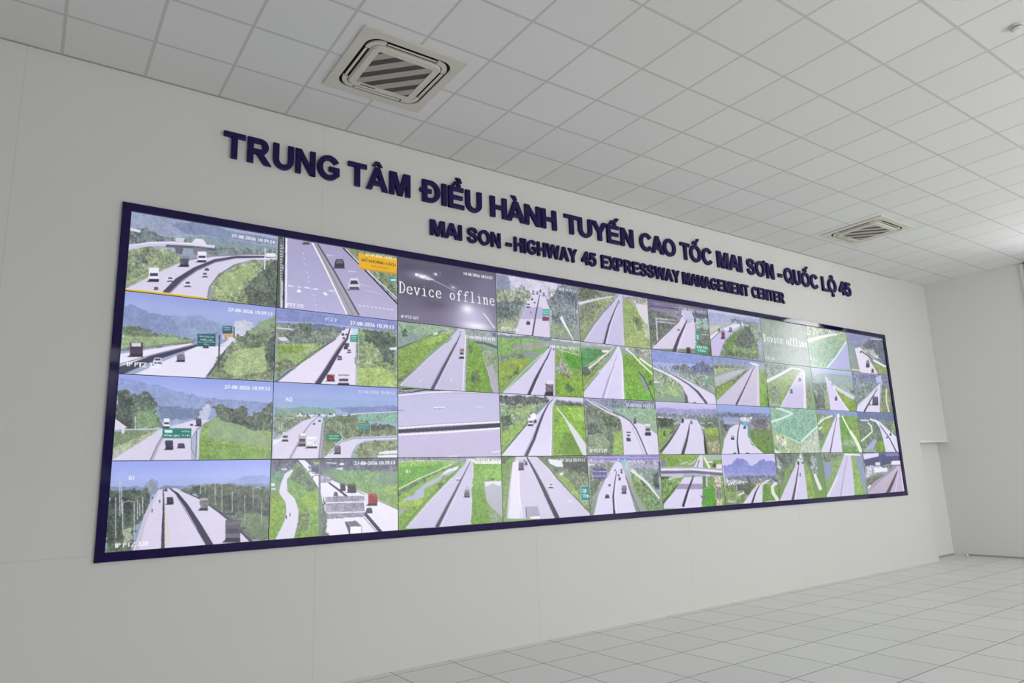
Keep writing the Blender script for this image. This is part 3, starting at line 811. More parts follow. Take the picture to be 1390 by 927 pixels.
ART[(1,3)] = '''P 5d5f80>6a6f8c s 0,0 1000,0 1000,110 0,110
P 6a6f8c>7d9684 s 0,110 1000,110 1000,200 0,200
P 7d9684>7f9a66 s 0,200 1000,200 1000,1000 0,1000
P 56587a>646a84 t 1,3 997,8 997,194 618,165 397,99 4,142
P d4d4e6 n 485,131 537,118 537,155 476,152
P d8d8e8 n 75,117 115,118 117,138 79,140
P 6f9a80 g 2,156 99,146 85,286 5,323
P 80a83e>7ea642 g 5,434 96,412 114,552 109,745 59,1012 8,1018
P 78a06a>7fa846 g 132,161 195,35 280,167 349,357 369,573 365,1011 185,1015 206,783 195,615 128,414
P 5f7a5c t 171,77 229,93 298,254 349,372 316,427 232,350 150,275
P 87ae44 g 234,450 350,429 357,686 236,619
P 6d8848 t 205,727 286,679 305,878 201,990
P 76a070>85aa5c g 432,144 755,170 997,272 996,716 756,516 556,311 415,128
P 7e9488 h 755,261 997,272 997,349 802,323
P 8fb458 g 868,418 997,364 996,533 896,496
P dcd8ee r 147,134 164,148 117,259 124,414 177,502 208,644 206,797 177,1014 43,1016 110,773 120,664 114,552 64,424 70,341 100,188
P e9e4f8 r 195,14 244,15 365,214 521,338 719,468 999,716 999,1003 424,1019 404,691 367,416 263,138
P 3d3a4e n 871,1001 767,799 673,630 545,445 438,310 350,207 345,219 431,327 535,467 658,654 747,826 847,1031
P 8a8898 n 829,1009 714,790 709,796 824,1015
P 7d7b88 n 1000,712 832,577 648,429 435,234 432,243 645,439 829,586 998,721
P 5a5a80 n 270,95 364,127 382,214 288,167
P e8e6f4 n 211,36 297,211 349,314 314,255 229,79
P 5a5668 n 270,169 273,162 295,163 295,170
P e8e6f2 n 273,152 276,138 291,139 295,153 295,166 273,166
P 4a4a5c n 275,152 278,141 289,142 292,152
P 3c3a4a n 275,160 293,161 293,166 275,165
P 5a5668 n 300,191 303,185 324,185 325,192
P e8e6f2 n 302,175 305,161 321,162 324,176 324,189 303,188
P 4a4a5c n 305,175 307,164 319,164 322,175
P 3c3a4a n 304,183 323,183 323,189 304,188
P 5a5668 n 317,221 320,214 342,215 342,222
P e8e6f2 n 320,205 323,190 338,191 342,206 342,219 320,218
P 4a4a5c n 322,204 324,193 336,194 339,205
P 3c3a4a n 321,212 340,213 340,218 321,217
P 5a5668 n 292,249 295,242 317,243 317,250
P e8e6f2 n 295,232 298,218 313,219 317,233 317,247 295,246
P 4a4a5c n 297,232 300,221 311,222 314,233
P 3c3a4a n 297,240 315,241 315,246 297,245
P 5a5668 n 274,140 277,133 299,134 299,141
P e8e6f2 n 277,124 280,110 295,110 298,124 299,138 277,137
P 4a4a5c n 279,123 281,112 293,113 296,124
P 3c3a4a n 278,131 297,132 297,137 278,136
P 9a98b4 k 352,210 446,225 447,316 353,314
P c8c6d8 n 352,247 446,263 447,253 352,237
P 9694a8 k 406,498 719,506 720,787 409,784
P e4e2ee n 403,585 724,594 724,576 402,568
P e4e2ee n 404,715 725,728 725,713 404,700
P c4c2d4 n 402,497 412,498 415,784 405,783
P 77808c n 349,10 362,10 384,999 363,1004
P 5f6a60 t 380,460 402,562 424,990 386,1000
P a8aeb4 n 291,581 289,1001 293,1002 295,582
P 4f4c60 n 507,431 518,416 562,419 562,435
P 55535f n 519,334 559,336 561,355 517,353
P 3a3848 k 517,353 561,355 562,421 518,418
P 2d2b3a n 518,413 562,415 560,433 519,430
P 4f4c60 n 565,460 581,443 649,447 649,466
P 55535f n 584,342 645,345 649,369 581,365
P 35333f k 581,365 649,369 649,450 581,445
P 2d2b3a n 581,438 649,442 647,464 584,459
P 4f4c60 n 726,643 745,619 823,625 823,651
P a8485a n 749,478 819,483 823,516 745,511
P 8e2a3c k 745,511 823,516 823,628 745,622
P 2d2b3a n 745,612 823,618 820,648 748,642
P e0dcec n 724,484 747,485 747,619 724,603
P 5a5668 n 724,743 730,727 783,732 784,749
P 4a485a n 730,704 738,670 775,673 783,709 783,741 730,736
P 4a4a5c n 736,703 742,677 771,680 777,706
P 3c3a4a n 734,722 779,727 779,739 734,735
P 5a5668 n 466,496 470,483 505,486 506,499
P 6a687c n 470,466 475,440 499,442 505,468 505,493 470,490
P 4a4a5c n 474,465 478,446 497,447 501,467
P 3c3a4a n 473,480 502,482 502,492 473,489
P 77757f n 560,835 649,830 698,909 699,1011 597,1005
P f2f0fa n 605,905 694,908 694,1010 604,1002
P 2f2d38 n 562,854 593,913 595,1005 602,1006 599,910 567,847
P 4a485a n 116,705 124,706 125,754 117,753
P 4a485a n 143,680 150,680 151,722 144,721
P e0e8d8 n 7,302 30,304 31,339 7,337
P dfe4ee n 8,365 39,367 40,383 8,381
P a9c03a n 312,45 354,42 350,75 312,74
P e4e4f4 n 414,58 492,70 493,59 414,46
P e4e4f4 n 515,58 546,59 546,88 515,87
T f4f4fb 972,92 50 r 27-08-2026 10:39:13'''
ART[(2,0)] = '''P 5c586e>676278 s 0,0 1000,0 1000,450 0,450
P 676278>78728a s 0,450 1000,450 1000,1000 0,1000
E 4c485a 198,486 276,147 0.7
E 4c485a 387,674 224,122 0.6
E 4c485a 94,149 163,107 0.5
E 8d88a8 917,247 289,374 0.5
E 807a98 172,878 247,118 0.4
E b4aec8 199,243 141,94 0.5
E d8d0dc 257,256 75,49 0.8
E d8d2e6 366,186 34,41 0.6
E b8b2c8 545,364 61,55 0.5
E b0aace 751,821 392,457 0.75
E cfcae6 733,783 229,278 0.8
E f4f1fc 686,681 85,104 1.0
E f8f6ff 776,942 211,97 0.95
P d6d0e2 n 162,240 175,216 258,232 357,279 299,300 241,287 175,263
P fbf8fd n 164,234 185,218 190,254 169,265
P f6f2fa n 208,255 258,232 274,255 232,287
P b8b2c8 n 339,296 457,355 587,441 589,435 460,346 342,283
P f4f0fa n 358,178 375,168 380,190 365,204
P bdb7cc n 405,152 418,157 414,178
P a8a2ba n 502,305 580,370 545,364
P e8e4f2 n 530,351 547,347 547,364 533,367
P e4def0 n 848,718 901,814 968,950 979,936 912,800 858,704
T f4f4fb 965,120 46 r 18-08-2026 18:52:52
T f4f4fb 30,945 44 l IP PTZ 277
D f6f5fb 8,560 988,560 168'''
ART[(2,1)] = '''P 94a498>8fa896 s 0,0 1000,0 1000,80 0,80
P 8fa896>7f9f70 s 0,80 1000,80 1000,1000 0,1000
P 8fae8c>92a8a0 g 4,14 572,-8 554,104 384,119 211,239 5,399
P 8f9fa2 h 5,220 219,172 202,253 5,386
P 526652 t 36,151 76,115 111,157 103,211 52,219
P a8b0a4 g 435,43 589,16 502,139 417,166
P c8d0c8 n 39,43 74,102 78,95 43,37
P 5f7a62 n 9,435 126,332 254,212 386,128 453,73 450,61 382,109 249,188 118,303 0,401
P e8e6ee n 334,140 375,107 384,132 342,159
P a8b49c n 10,390 196,253 327,140 324,130 193,243 8,381
P 86aa50>7fa24a g 5,450 251,220 434,110 519,109 450,241 282,464 4,916
P 6f8a58 t 4,854 105,742 168,684 4,941
P 5a7048 t 274,393 303,382 307,421 278,428
P 9ab45c g 251,246 451,134 416,247 210,369
P 9aa4a8 g 650,19 991,3 990,257 817,227 693,136
P 5f7068 n 744,228 850,228 990,279 1000,233 856,186 746,192
P 8a9a94 g 816,254 994,284 996,535 866,495
P 92a284>8c988a k 824,308 1000,339 993,1012 911,1012 856,552
P b0aebc r 873,591 938,542 995,894 993,1012 939,1012
P c8c8d4 n 826,337 936,954 942,952 831,334
P 80ac48>74a040 g 679,193 763,207 833,335 873,604 920,1012 645,1012 670,493
P 587a44 t 711,677 774,643 798,803 716,891
P 688a50 t 700,217 735,280 725,377 694,381
P d0cbe6>c4bede r 12,965 265,544 449,282 589,16 651,5 666,140 645,1012
P 8c9a88 n 9,960 132,771 269,550 419,333 522,184 515,170 412,320 262,538 125,759 2,947
P e8e6f2 n 29,954 283,532 460,270 456,264 280,526 25,949
P 5a566a n 330,1012 424,718 508,455 575,240 613,89 607,86 563,233 489,441 399,700 299,1005
P aca8be n 293,1012 390,714 485,453 560,241 553,236 478,448 383,709 287,1012
P e4e0f2 n 345,1012 447,681 526,433 522,430 443,678 341,1012
P efedf6 n 622,1012 664,141 655,141 613,1012
P 9aa09a n 659,763 679,193 666,194 647,763
P e6e4f0 n 197,902 233,848 229,840 193,895
P e6e4f0 n 496,860 518,799 512,795 491,856
P 4f4c60 n 581,496 593,469 640,463 639,489
P c8c0cc n 595,330 642,323 640,473 593,479
P 43435a n 599,391 636,386 637,421 597,427
P d8d0d8 n 595,427 639,421 638,460 595,466
P 2f2d3c n 593,459 640,453 640,479 593,485
P 8a7c88 n 598,334 644,327 644,374 598,381
P 5a5668 n 598,74 599,69 610,67 610,72
P 55536a n 599,62 601,52 608,51 610,60 610,70 599,71
P 4a4a5c n 600,62 602,54 607,53 608,60
P 3c3a4a n 600,67 609,66 609,69 600,71
P 9c988a n 680,131 710,147 705,182 679,165
T f4f4fb 972,155 48 r 27-08-2026 10:39:13
P 6a72a0 n 949,24 991,17 989,81 947,88'''
ART[(2,2)] = '''P c2bcdc>c4bcdc s 0,0 1000,0 1000,1000 0,1000
P c4c0e2>c8c4e4 r 4,3 1003,-25 1001,476 3,581
P c8c0e0>bfb4d6 r 3,678 999,570 999,1008 2,1003
P 2f2c3c n 2,5 262,-8 425,4 262,13 2,59
P d6d4e0 n 3,46 128,27 246,4 246,-8 127,14 2,34
P 2f2c3c n 3,81 128,59 262,16 425,7 425,-6 262,3 127,47 2,69
P 8a9a8a n 2,5 89,-2 2,28
P f2f0fa n 3,123 167,81 343,45 576,11 1002,1 1003,-19 577,-8 342,27 166,64 2,106
P 5a5668 n 262,21 492,5 1003,-16 1003,-24 492,-2 262,13
P 9d98b4 n 2,129 343,52 1002,7 1002,2 343,47 2,125
P 3e3a50 n 3,599 1001,473 1000,543 3,654
P f4f2fc n 2,592 437,528 1002,468 1002,444 436,505 1,570
P f4f2fc n 2,686 436,645 1004,569 1004,544 435,622 1,665
P 8d88a2 n 2,566 437,504 1002,443 1002,436 437,497 1,560
P 57536a n 164,602 655,539 654,526 164,589
P f4f2fa n 329,281 431,268 431,250 328,263
P e8e4f4 n 746,240 826,231 826,219 746,228
P 77738c n 329,289 423,276 422,269 328,281
P 6c687e n 4,334 61,325 60,318 3,327
P d6d0ea n 300,325 381,319 381,312 300,319
P d2cce6 n 237,164 661,124 661,117 237,158
P d6d0ea n 187,740 258,715 257,708 186,733
P e4e0f0 n 902,944 993,925 991,907 901,925
P e6e2f2 n 464,992 547,991 547,979 464,980'''
ART[(2,3)] = '''P 8a90a0>9aa8a0 s 0,0 1000,0 1000,60 0,60
P 9aa8a0>7db04a s 0,60 1000,60 1000,150 0,150
P 7db04a>7aa44a s 0,150 1000,150 1000,1000 0,1000
P 7c8494 t 4,-4 631,7 647,52 4,50
P e4e8d8 n 116,34 480,49 463,79 115,71
P a8b890 h 4,38 530,50 480,99 4,92
P 60a830>62a038 g 6,92 239,80 496,74 365,206 191,332 5,441
P 7fb84a g 6,74 496,62 479,105 6,133
P a8b4c0>b0b0d4 r 5,639 144,485 261,360 397,257 562,139 561,189 429,283 332,376 237,443 228,563 5,663
P e4e2ee n 429,209 495,155 562,139 561,183 478,211 388,269
P 9a9cb4 r 5,732 98,694 5,813
P 5a7848 t 16,530 169,393 307,286 483,170 633,61 627,43 475,139 295,244 151,341 -6,468
P c8d8b0 n 8,442 186,310 335,219 498,113 494,97 331,203 181,294 3,427
P 86aa3e>7aa034 g 5,546 160,450 144,521 5,604
P 88b044>76a030 g 5,802 113,672 236,587 268,457 428,295 528,213 428,381 251,612 82,868 8,941
P 4f6a3c t 347,401 412,356 427,406 363,463
P 5f7a48 t 412,295 494,249 461,334 412,356
P 98b848 g 5,616 221,574 220,657 23,711
P c9c3e2 r 67,982 362,500 527,262 673,27 707,28 703,270 667,991 358,1005
P 586060 n 40,977 254,616 430,373 590,131 584,123 425,365 249,608 35,969
P e8e6f2 n 77,975 293,619 496,315 491,307 288,611 72,968
P 47435a n 361,1011 452,747 533,518 607,295 688,55 683,51 596,286 515,503 428,726 331,984
P b0accc n 329,980 427,726 510,512 592,293 586,288 505,507 421,720 324,975
P e6e2f4 n 670,992 706,270 710,79 706,79 701,270 663,991
P e4e0f4 n 392,986 559,490 555,486 387,983
P 74a83e g 711,54 1003,34 995,1003 671,992 705,270
P 7ab444 g 805,120 1001,126 999,348 806,338
P e2e6d8 n 715,67 1003,47 1001,119 723,105
P 9aa49c t 733,9 1004,1 1002,60 732,67
P b4b8c4>b0aebe r 809,370 1000,374 1002,876 971,886 876,763 835,658 820,505
P dfe0ec n 822,378 991,376 980,451 901,407 830,455
P 47603c t 871,335 920,325 924,364 875,361
P 8a9a7c k 858,774 971,886 1002,889 999,1003 871,1002
P 6a9a38 g 709,460 803,504 841,760 854,1000 683,993
P 4f4c60 n 599,598 612,582 666,585 666,603
P 8f8ca0 n 616,485 665,489 667,511 613,508
P 5f5c70 k 613,508 667,511 666,588 612,584
P 2d2b3a n 612,577 666,581 664,601 614,597
P b8b4c6 n 625,436 667,439 666,489 624,486
P 5a5668 n 537,345 541,332 569,333 570,347
P f0eef8 n 541,313 546,285 566,286 569,314 569,341 541,339
P b8b4c8 n 545,312 548,291 563,292 566,313
P 3c3a4a n 543,328 567,329 567,339 543,338
T eaf4dc 70,215 44 l B1
T f4f4fb 972,80 50 r 27-08-2026 10:39:13'''
ART[(3,0)] = '''P b6b2d8>c0bcd8 s 0,0 1000,0 1000,260 0,260
P c0bcd8>8f9a94 s 0,260 1000,260 1000,1000 0,1000
P 8d90b0>8a94a4 h -3,9 142,11 172,211 153,280 -5,380
P d2cee4 h 142,11 737,-5 752,114 634,263 415,286 190,181
P 8e9aa6 t 250,193 313,112 337,211 248,258
P 9aa88e>8a9a80 t -4,304 188,233 382,201 414,312 339,459 283,601 196,949 -6,996
P 6a7a7c t -3,481 218,420 322,437 265,630 91,766 -1,783
P a2b08c g -3,883 133,758 226,791 188,951 -1,989
P c6c8d4 t 585,86 754,73 711,219 634,290
P 7a8694>76868a t 756,18 999,1 980,843 640,1012 626,505 613,348 702,194
P 5f6c80 t 762,112 987,45 981,434 918,310 787,202
P 8fa07e g 646,741 806,739 975,830 640,1012
P d8d2ea r 195,1012 262,733 376,399 454,184 545,163 619,454 613,641 612,1012
P b8b2d6 r 262,733 329,527 472,484 448,698
P b8b2d6 r 463,486 536,471 529,683 439,700
P 45425a n 409,1012 457,647 494,402 517,250 510,250 482,401 442,645 390,1012
P d8d4e8 n 197,1012 339,539 417,313 412,311 335,537 193,1012
P e4e4ee n 743,616 803,765 911,1012 921,1012 827,736 784,581
P 8a8ca0 n 620,349 682,443 742,605 747,600 687,437 625,343
P 4fa8a0 n 537,504 622,486 618,613 533,630
P d4ece8 n 543,538 612,524 612,532 543,546
P d4ece8 n 542,575 606,563 606,571 541,583
P 8a4466 n 532,636 613,628 611,701 530,716
P c0d0d0 n 641,502 625,850 633,849 649,501
P c8ccd8 n 946,262 933,593 939,592 952,261
P d8dce4 n 972,435 964,491 974,491 981,435
P 5a5668 n 414,274 419,256 449,249 449,266
P e6e4f2 n 419,232 425,195 446,190 450,225 449,258 418,265
P 4a4a5c n 423,229 427,201 444,197 446,224
P 3c3a4a n 421,250 447,244 447,257 421,263
P 4f4c60 n 338,526 348,505 389,497 389,515
P e4e2f0 n 351,406 392,397 389,504 348,512
P 43435a n 354,449 387,442 387,467 353,475
P e4e2f0 n 351,475 389,467 388,495 350,503
P 2f2d3c n 349,498 390,490 389,508 348,517
P 5a5668 n 377,611 381,601 413,594 414,604
P e8e6f4 n 382,587 387,566 409,562 414,581 413,600 381,606
P 4a4a5c n 385,586 389,570 407,566 410,581
P 3c3a4a n 384,598 411,592 411,599 384,605
P 5a5668 n 329,821 335,806 381,798 381,812
P 4a485a n 335,787 343,756 375,750 381,778 381,806 335,814
P 4a4a5c n 341,784 347,761 371,757 376,778
P 3c3a4a n 339,802 377,795 377,805 338,812
P 5a5668 n 401,381 405,372 430,367 430,375
P 4a485a n 405,360 409,342 427,338 430,355 430,371 404,377
P 4a4a5c n 408,359 411,345 425,342 427,355
P 3c3a4a n 407,369 428,365 428,371 406,376
P 5a5668 n 432,427 435,421 459,416 459,421
P 6a687c n 436,413 439,400 456,397 459,408 459,419 435,424
P 4a4a5c n 438,412 441,402 454,399 456,408
P 3c3a4a n 437,419 457,414 457,419 437,423
P 5a5668 n 506,219 509,207 533,201 533,213
P 7a788c n 510,191 514,166 531,162 534,185 533,208 509,213
P 4a4a5c n 513,189 516,170 529,167 531,185
P 3c3a4a n 511,203 531,199 531,207 511,212
P 5a5668 n 537,279 542,263 579,255 580,270
P c8c4d4 n 543,243 549,212 575,206 580,235 579,263 542,272
P 4a4a5c n 547,241 552,217 572,213 575,235
P 3c3a4a n 545,259 576,252 576,263 545,270
P 5a5668 n 470,261 473,249 495,244 495,255
P 8a889c n 473,233 477,208 493,204 495,228 494,250 473,255
P 4a4a5c n 476,231 479,212 491,209 493,227
P 3c3a4a n 475,245 493,241 493,249 474,254
T eef0ec 45,950 52 l IP PTZ 278
T dfe2f4 972,120 50 r 27-08-2026 10:39:13'''
ART[(3,1)] = '''P 8a90a8>9aa6a8 s 0,0 1000,0 1000,90 0,90
P 9aa6a8>86aa78 s 0,90 1000,90 1000,180 0,180
P 86aa78>7fa458 s 0,180 1000,180 1000,1000 0,1000
P c4c8d8 h 2,5 611,-18 998,1 996,48 628,31 1,61
P 7c8498 h 5,54 394,4 637,10 627,58 340,76 9,91
P 84b060>7fa860 g 9,91 464,44 516,101 458,264 161,342 9,460
P 9aa496 h 183,164 627,58 587,155 387,248 163,279
P 6f8470 t 10,399 161,342 298,323 287,425 143,419 17,496
P 8e92a8 n 308,297 501,296 420,352 306,360
P 92aa48>88a848 g 8,509 159,423 305,385 384,375 221,645 66,856 6,970
P b8b838 g 233,520 277,477 275,540 240,593
P 4f6a44 t 179,637 215,571 239,631 186,698
P 5a7448 t 85,757 145,678 169,712 100,792
P 90ac78 g 681,89 993,109 990,324 750,236
P 58a02e>5aa038 g 769,234 883,218 991,297 986,524 835,488
P c8d4c0 n 713,195 834,231 967,266 969,254 837,219 716,183
P 8aa05c>7fa640 k 675,260 730,265 835,488 994,563 992,1012 641,1012
P a0a49c t 678,441 765,352 824,529 736,642 665,546
P 427a34 t 777,793 824,763 904,899 800,908
P a08a78 t 775,586 851,552 866,655 781,663
P d6d0ee r 47,991 343,582 529,279 624,123 670,130 641,1012
P 8d9a88 n 18,986 242,648 385,444 590,180 583,169 379,434 235,638 11,976
P e8e6f2 n 49,988 266,644 513,292 508,285 262,637 44,982
P 464258 n 347,1012 433,748 505,548 579,343 631,163 624,160 564,334 482,532 401,727 308,1012
P bdb9d0 n 309,1012 403,729 489,517 482,513 397,725 303,1012
P efecf8 n 366,1012 466,671 564,393 558,389 460,668 360,1012
P 9aa49c n 646,1012 673,234 664,235 636,1012
P 4f4c60 n 503,1012 527,943 623,936 622,1012
P d8d4e4 n 538,758 624,749 628,793 532,801
P 77707e k 532,801 628,793 623,940 527,947
P 2d2b3a n 528,935 623,927 618,1012 530,1012
P e4e0ee n 554,737 622,730 620,801 552,807
P 5a5668 n 583,183 584,178 597,176 597,181
P 3e3c4e n 585,171 587,160 596,159 597,169 597,179 584,181
P 4a4a5c n 586,170 588,162 595,161 596,169
P 3c3a4a n 585,176 596,175 596,178 585,180
P 5a5668 n 642,210 644,202 659,200 659,208
P 3e3c4e n 644,192 647,177 657,175 659,190 658,204 644,206
P 4a4a5c n 646,191 648,179 656,178 657,190
P 3c3a4a n 645,200 657,198 657,204 645,206
P 8a9c70 n 300,323 299,487 303,486 305,322
T e4e8f4 972,170 50 r 27-08-2026 10:39:13'''
ART[(3,2)] = '''P c8c6e4>d0cee4 s 0,0 1000,0 1000,60 0,60
P d0cee4>8a94a0 s 0,60 1000,60 1000,130 0,130
P 8a94a0>7fa458 s 0,130 1000,130 1000,1000 0,1000
P 545c64>5c6a5e t 5,40 145,24 365,27 540,33 574,87 431,146 343,188 10,183
P e4e8e0 n 6,166 59,168 59,183 6,184
P 8aa878>7f9f5c t 9,207 310,166 503,104 428,245 356,335 319,446 196,642 43,855 2,925
P 4c6248 t 14,361 104,334 133,500 18,527
P 8eb04e g 8,621 216,485 284,471 128,726 19,878
P 9db87c g 156,247 360,212 304,374 162,343
P d8d6e8 n 649,26 1000,14 1001,60 665,69
P 626e6e t 629,71 757,76 982,100 994,152 754,165 635,159
P 8ab844>7cae30 g 617,160 994,152 992,1010 571,1003 599,412
P a0c850 g 808,188 993,191 998,423 856,402
P 5c7c34 t 619,361 661,447 634,460
P 6a9430 g 737,608 874,656 935,1009 634,968
P dcd6f4 r 8,983 300,495 500,204 574,87 630,46 639,58 602,211 562,1003
P 3f4440 n 4,963 156,717 304,481 298,473 150,710 -2,956
P e8e6f2 n 27,963 214,668 356,436 351,430 209,662 23,957
P 3f3b52 n 287,1011 386,732 451,485 506,297 560,150 623,56 618,49 549,140 488,286 426,473 356,715 253,987
P b0accc n 244,1000 349,714 425,481 483,294 476,290 417,477 342,709 237,996
P f2f0fa n 563,1003 601,212 594,212 552,1003
P a4a690 n 566,1003 605,186 616,185 587,1004
P dfe2ea>d4d8e2 n 650,196 666,193 782,405 904,618 1009,833 1002,998 955,997 854,707 746,381
P 4f4c60 n 296,516 311,494 367,493 367,514
P 8d8b9c n 370,377 387,387 385,477 367,498
P eceaf2 n 314,379 370,377 367,501 310,502
P 43435a n 318,430 363,428 364,458 316,459
P e4e2f0 n 314,459 366,458 365,490 313,492
P 2f2d3c n 311,486 367,485 367,506 310,508
P f4f2fa n 335,336 375,297 408,320 406,406 354,420
P 5a5668 n 380,463 383,450 409,449 409,463
P 4a485a n 384,432 388,404 406,403 410,431 409,456 383,457
P 4a4a5c n 387,430 390,409 404,409 406,430
P 3c3a4a n 385,446 407,445 407,455 385,456'''
ART[(3,3)] = '''P 6f8466>88a468 s 0,0 1000,0 1000,1000 0,1000
P cdc8e2>cfc9e4 r 162,-4 388,5 562,257 764,606 999,967 1002,1004 572,1002 30,946 98,297
P 6f9a48>7a9a58 g 8,16 154,7 118,123 84,377 52,694 27,945 3,937
P 44563c t 8,5 145,1 38,75 9,143
P a8a89c n 140,29 98,238 57,626 31,945 41,947 66,628 108,240 149,32
P e4e0f0 r 119,100 185,55 186,962 58,949 104,355
P efecf8 n 179,219 175,544 197,964 208,963 187,543 191,219
P e6e2f2 n 123,123 76,582 82,583 129,124
P 586a54>7d9a54 t 405,6 1011,16 995,942 791,608 622,332 489,98
P dfe6ee n 525,44 684,78 698,182 627,180 540,123
P 3e4c44 t 686,29 1009,60 998,311 850,268 715,214
P 8aac58 g 588,282 694,298 814,488 881,663 983,892 791,620
P d8dce0 n 646,278 691,274 698,317 662,321
P 6a6e68 n 401,17 501,151 616,372 769,612 995,960 1004,950 777,602 625,363 509,142 409,6
P e4e2ec n 386,14 484,160 600,382 605,377 489,155 390,8
P 343046 n 628,992 509,624 411,324 343,146 284,5 272,14 322,161 380,343 469,646 578,1018
P 9a97b0 n 576,1000 459,607 451,611 568,1004
P a8a5bc n 527,635 440,392 361,175 354,180 433,397 520,640
P 4f4c60 n 173,221 187,198 242,200 241,224
P b8b4c6 n 193,67 243,68 245,99 190,97
P 5f5470 k 190,97 245,99 242,203 187,201
P 2d2b3a n 187,192 242,193 239,221 189,219
P 8a3c50 n 192,114 242,115 241,129 192,128
P 5a5668 n 251,140 255,127 285,128 285,141
P 45435a n 255,110 260,83 281,84 285,110 284,135 254,134
P 4a4a5c n 259,108 263,88 279,89 282,109
P 3c3a4a n 257,124 282,124 282,134 257,133
P 5a5668 n 240,86 243,79 263,79 263,87
P 8a4a5a n 243,68 246,52 260,52 263,68 262,83 242,83
P 4a4a5c n 245,67 248,55 259,56 260,68
P 3c3a4a n 244,76 261,77 261,83 244,82
P 5a5668 n 502,516 510,500 572,503 573,521
P f0eef8 n 510,476 521,441 565,444 573,480 572,513 509,509
P 8a889c n 518,475 526,449 560,450 566,478
P 3c3a4a n 515,495 568,498 567,511 514,508
P aaa6bc n 248,785 382,791 410,985 251,969
P f8f6fc n 293,950 402,950 405,985 293,973
P 2f2d3a n 245,791 249,969 254,969 251,791
P 2f8a88 n 904,505 1009,511 998,758 894,750
P b8e0dc n 904,509 1009,511 1009,502 904,501
P b8e0dc n 901,505 891,750 897,750 907,505
P b8e0dc n 894,754 998,760 999,751 894,746
T eef8f8 959,613 56 c QL 1
T eef8f8 958,699 51 c TP.N
P e0dcee n 714,736 769,716 794,778 750,750
T e4e8e8 972,100 54 r 27-08-2026 10:39:13'''
ART[(4,0)] = '''P 9a98b0>a8a4c0 s 0,0 1000,0 1000,100 0,100
P a8a4c0>8a9c70 s 0,100 1000,100 1000,1000 0,1000
P c4bfe0 h 246,4 1004,-6 1001,45 578,26
P 5f6c54 t 4,1 168,-14 306,38 322,83 3,261
P 8a8f90 h 220,-2 488,-3 560,17 448,67 322,71
P 6f7d5c t 1,227 304,75 523,26 502,67 302,124 11,283
P 8fa068>8a9c62 t 9,331 301,161 483,84 539,72 441,216 270,456 20,888 2,926
P 7a866a t 26,339 236,223 294,307 166,452 24,597
P dedce6 n 6,333 108,276 249,192 485,80 483,63 246,165 103,238 0,284
P a8a29c t 652,34 1003,7 999,161 855,128 694,112
P 8fa85e>a0b474 g 635,87 759,135 847,268 929,528 986,706 995,1012 599,1012
P 6a7e50 t 745,387 821,398 905,607 825,671
P d8d4dc n 807,125 991,137 988,517 939,513 844,318
P b8c0a4 g 919,530 998,515 991,799 914,780
P ccc6e8>c6c0e2 r 35,1012 190,684 380,362 567,53 614,42 604,1012
P 77787c n 13,1012 195,640 366,357 501,158 495,151 359,350 189,633 7,1012
P eceaf4 n 46,1012 363,392 358,387 41,1012
P 3a364a n 328,1012 414,626 495,367 577,115 570,112 481,362 393,619 301,1012
P a8a4c0 n 287,1012 390,603 383,600 281,1012
P eceaf6 n 349,1012 467,492 532,284 525,282 460,490 342,1012
P d0ccd8 n 600,1012 618,91 609,93 580,1012
P 5a5668 n 564,185 565,179 578,176 578,182
P 4a485a n 566,170 568,158 578,156 579,168 578,179 565,182
P 4a4a5c n 567,170 569,160 576,158 577,167
P 3c3a4a n 567,177 578,174 577,179 566,181
P c8c6ea n 578,26 620,16 617,66 575,76'''
ART[(4,1)] = '''P a4a6b4>98a4a0 s 0,0 1000,0 1000,90 0,90
P 98a4a0>86a85c s 0,90 1000,90 1000,1000 0,1000
P b8bac6 h 3,-1 458,-29 454,43 0,74
P 5a9a5c>4f9258 g 2,120 275,98 343,141 187,325 56,433 -9,508
P e6e4dc n 274,122 362,109 396,146 289,166
P 7f8a70 t 67,614 224,374 366,199 457,72 449,61 351,174 199,339 32,571
P e8e8d4 n 95,488 201,369 291,252 364,169 449,49 442,40 355,156 280,234 188,348 81,462
P c0d4b0 n 40,462 190,318 325,196 321,186 186,309 36,453
P 4a584e t -4,485 73,431 90,611 -2,632
P 86a24e g 5,665 154,513 317,332 392,229 278,407 113,677 6,844
P ded8f4>d8d2f4 r 3,912 239,504 389,276 490,50 519,10 543,66 564,278 554,1012 2,1012
P 2f3430 n 7,881 224,544 217,537 1,874
P efecf4 n 16,858 243,483 238,478 11,852
P aaa0bc n 257,1012 354,659 423,440 497,157 490,155 411,435 336,650 234,1012
P f2f0fa n 292,1012 407,534 482,266 476,264 400,531 286,1012
P f2f0f4 n 541,1012 560,302 546,89 538,91 547,304 522,1012
P 7fa050>7ab04a k 594,131 796,176 1021,418 994,1012 563,1012 569,278
P a4aa9c t 609,20 997,14 997,175 844,158 708,79
P f2f0f0 n 611,54 698,137 829,315 981,493 996,473 843,296 712,118 624,33
P e6e8e0 n 805,213 877,277 978,363 996,334 895,248 823,184
P 8e94a8 n 788,529 849,739 916,1012 941,829 889,711 842,497
P 486a34 t 913,624 991,593 994,702 936,719
P 6cb040 g 788,816 931,804 974,1012 784,1012
P 4a5a48 n 765,465 843,564 900,727 979,1012 992,1012 914,716 857,552 777,450'''
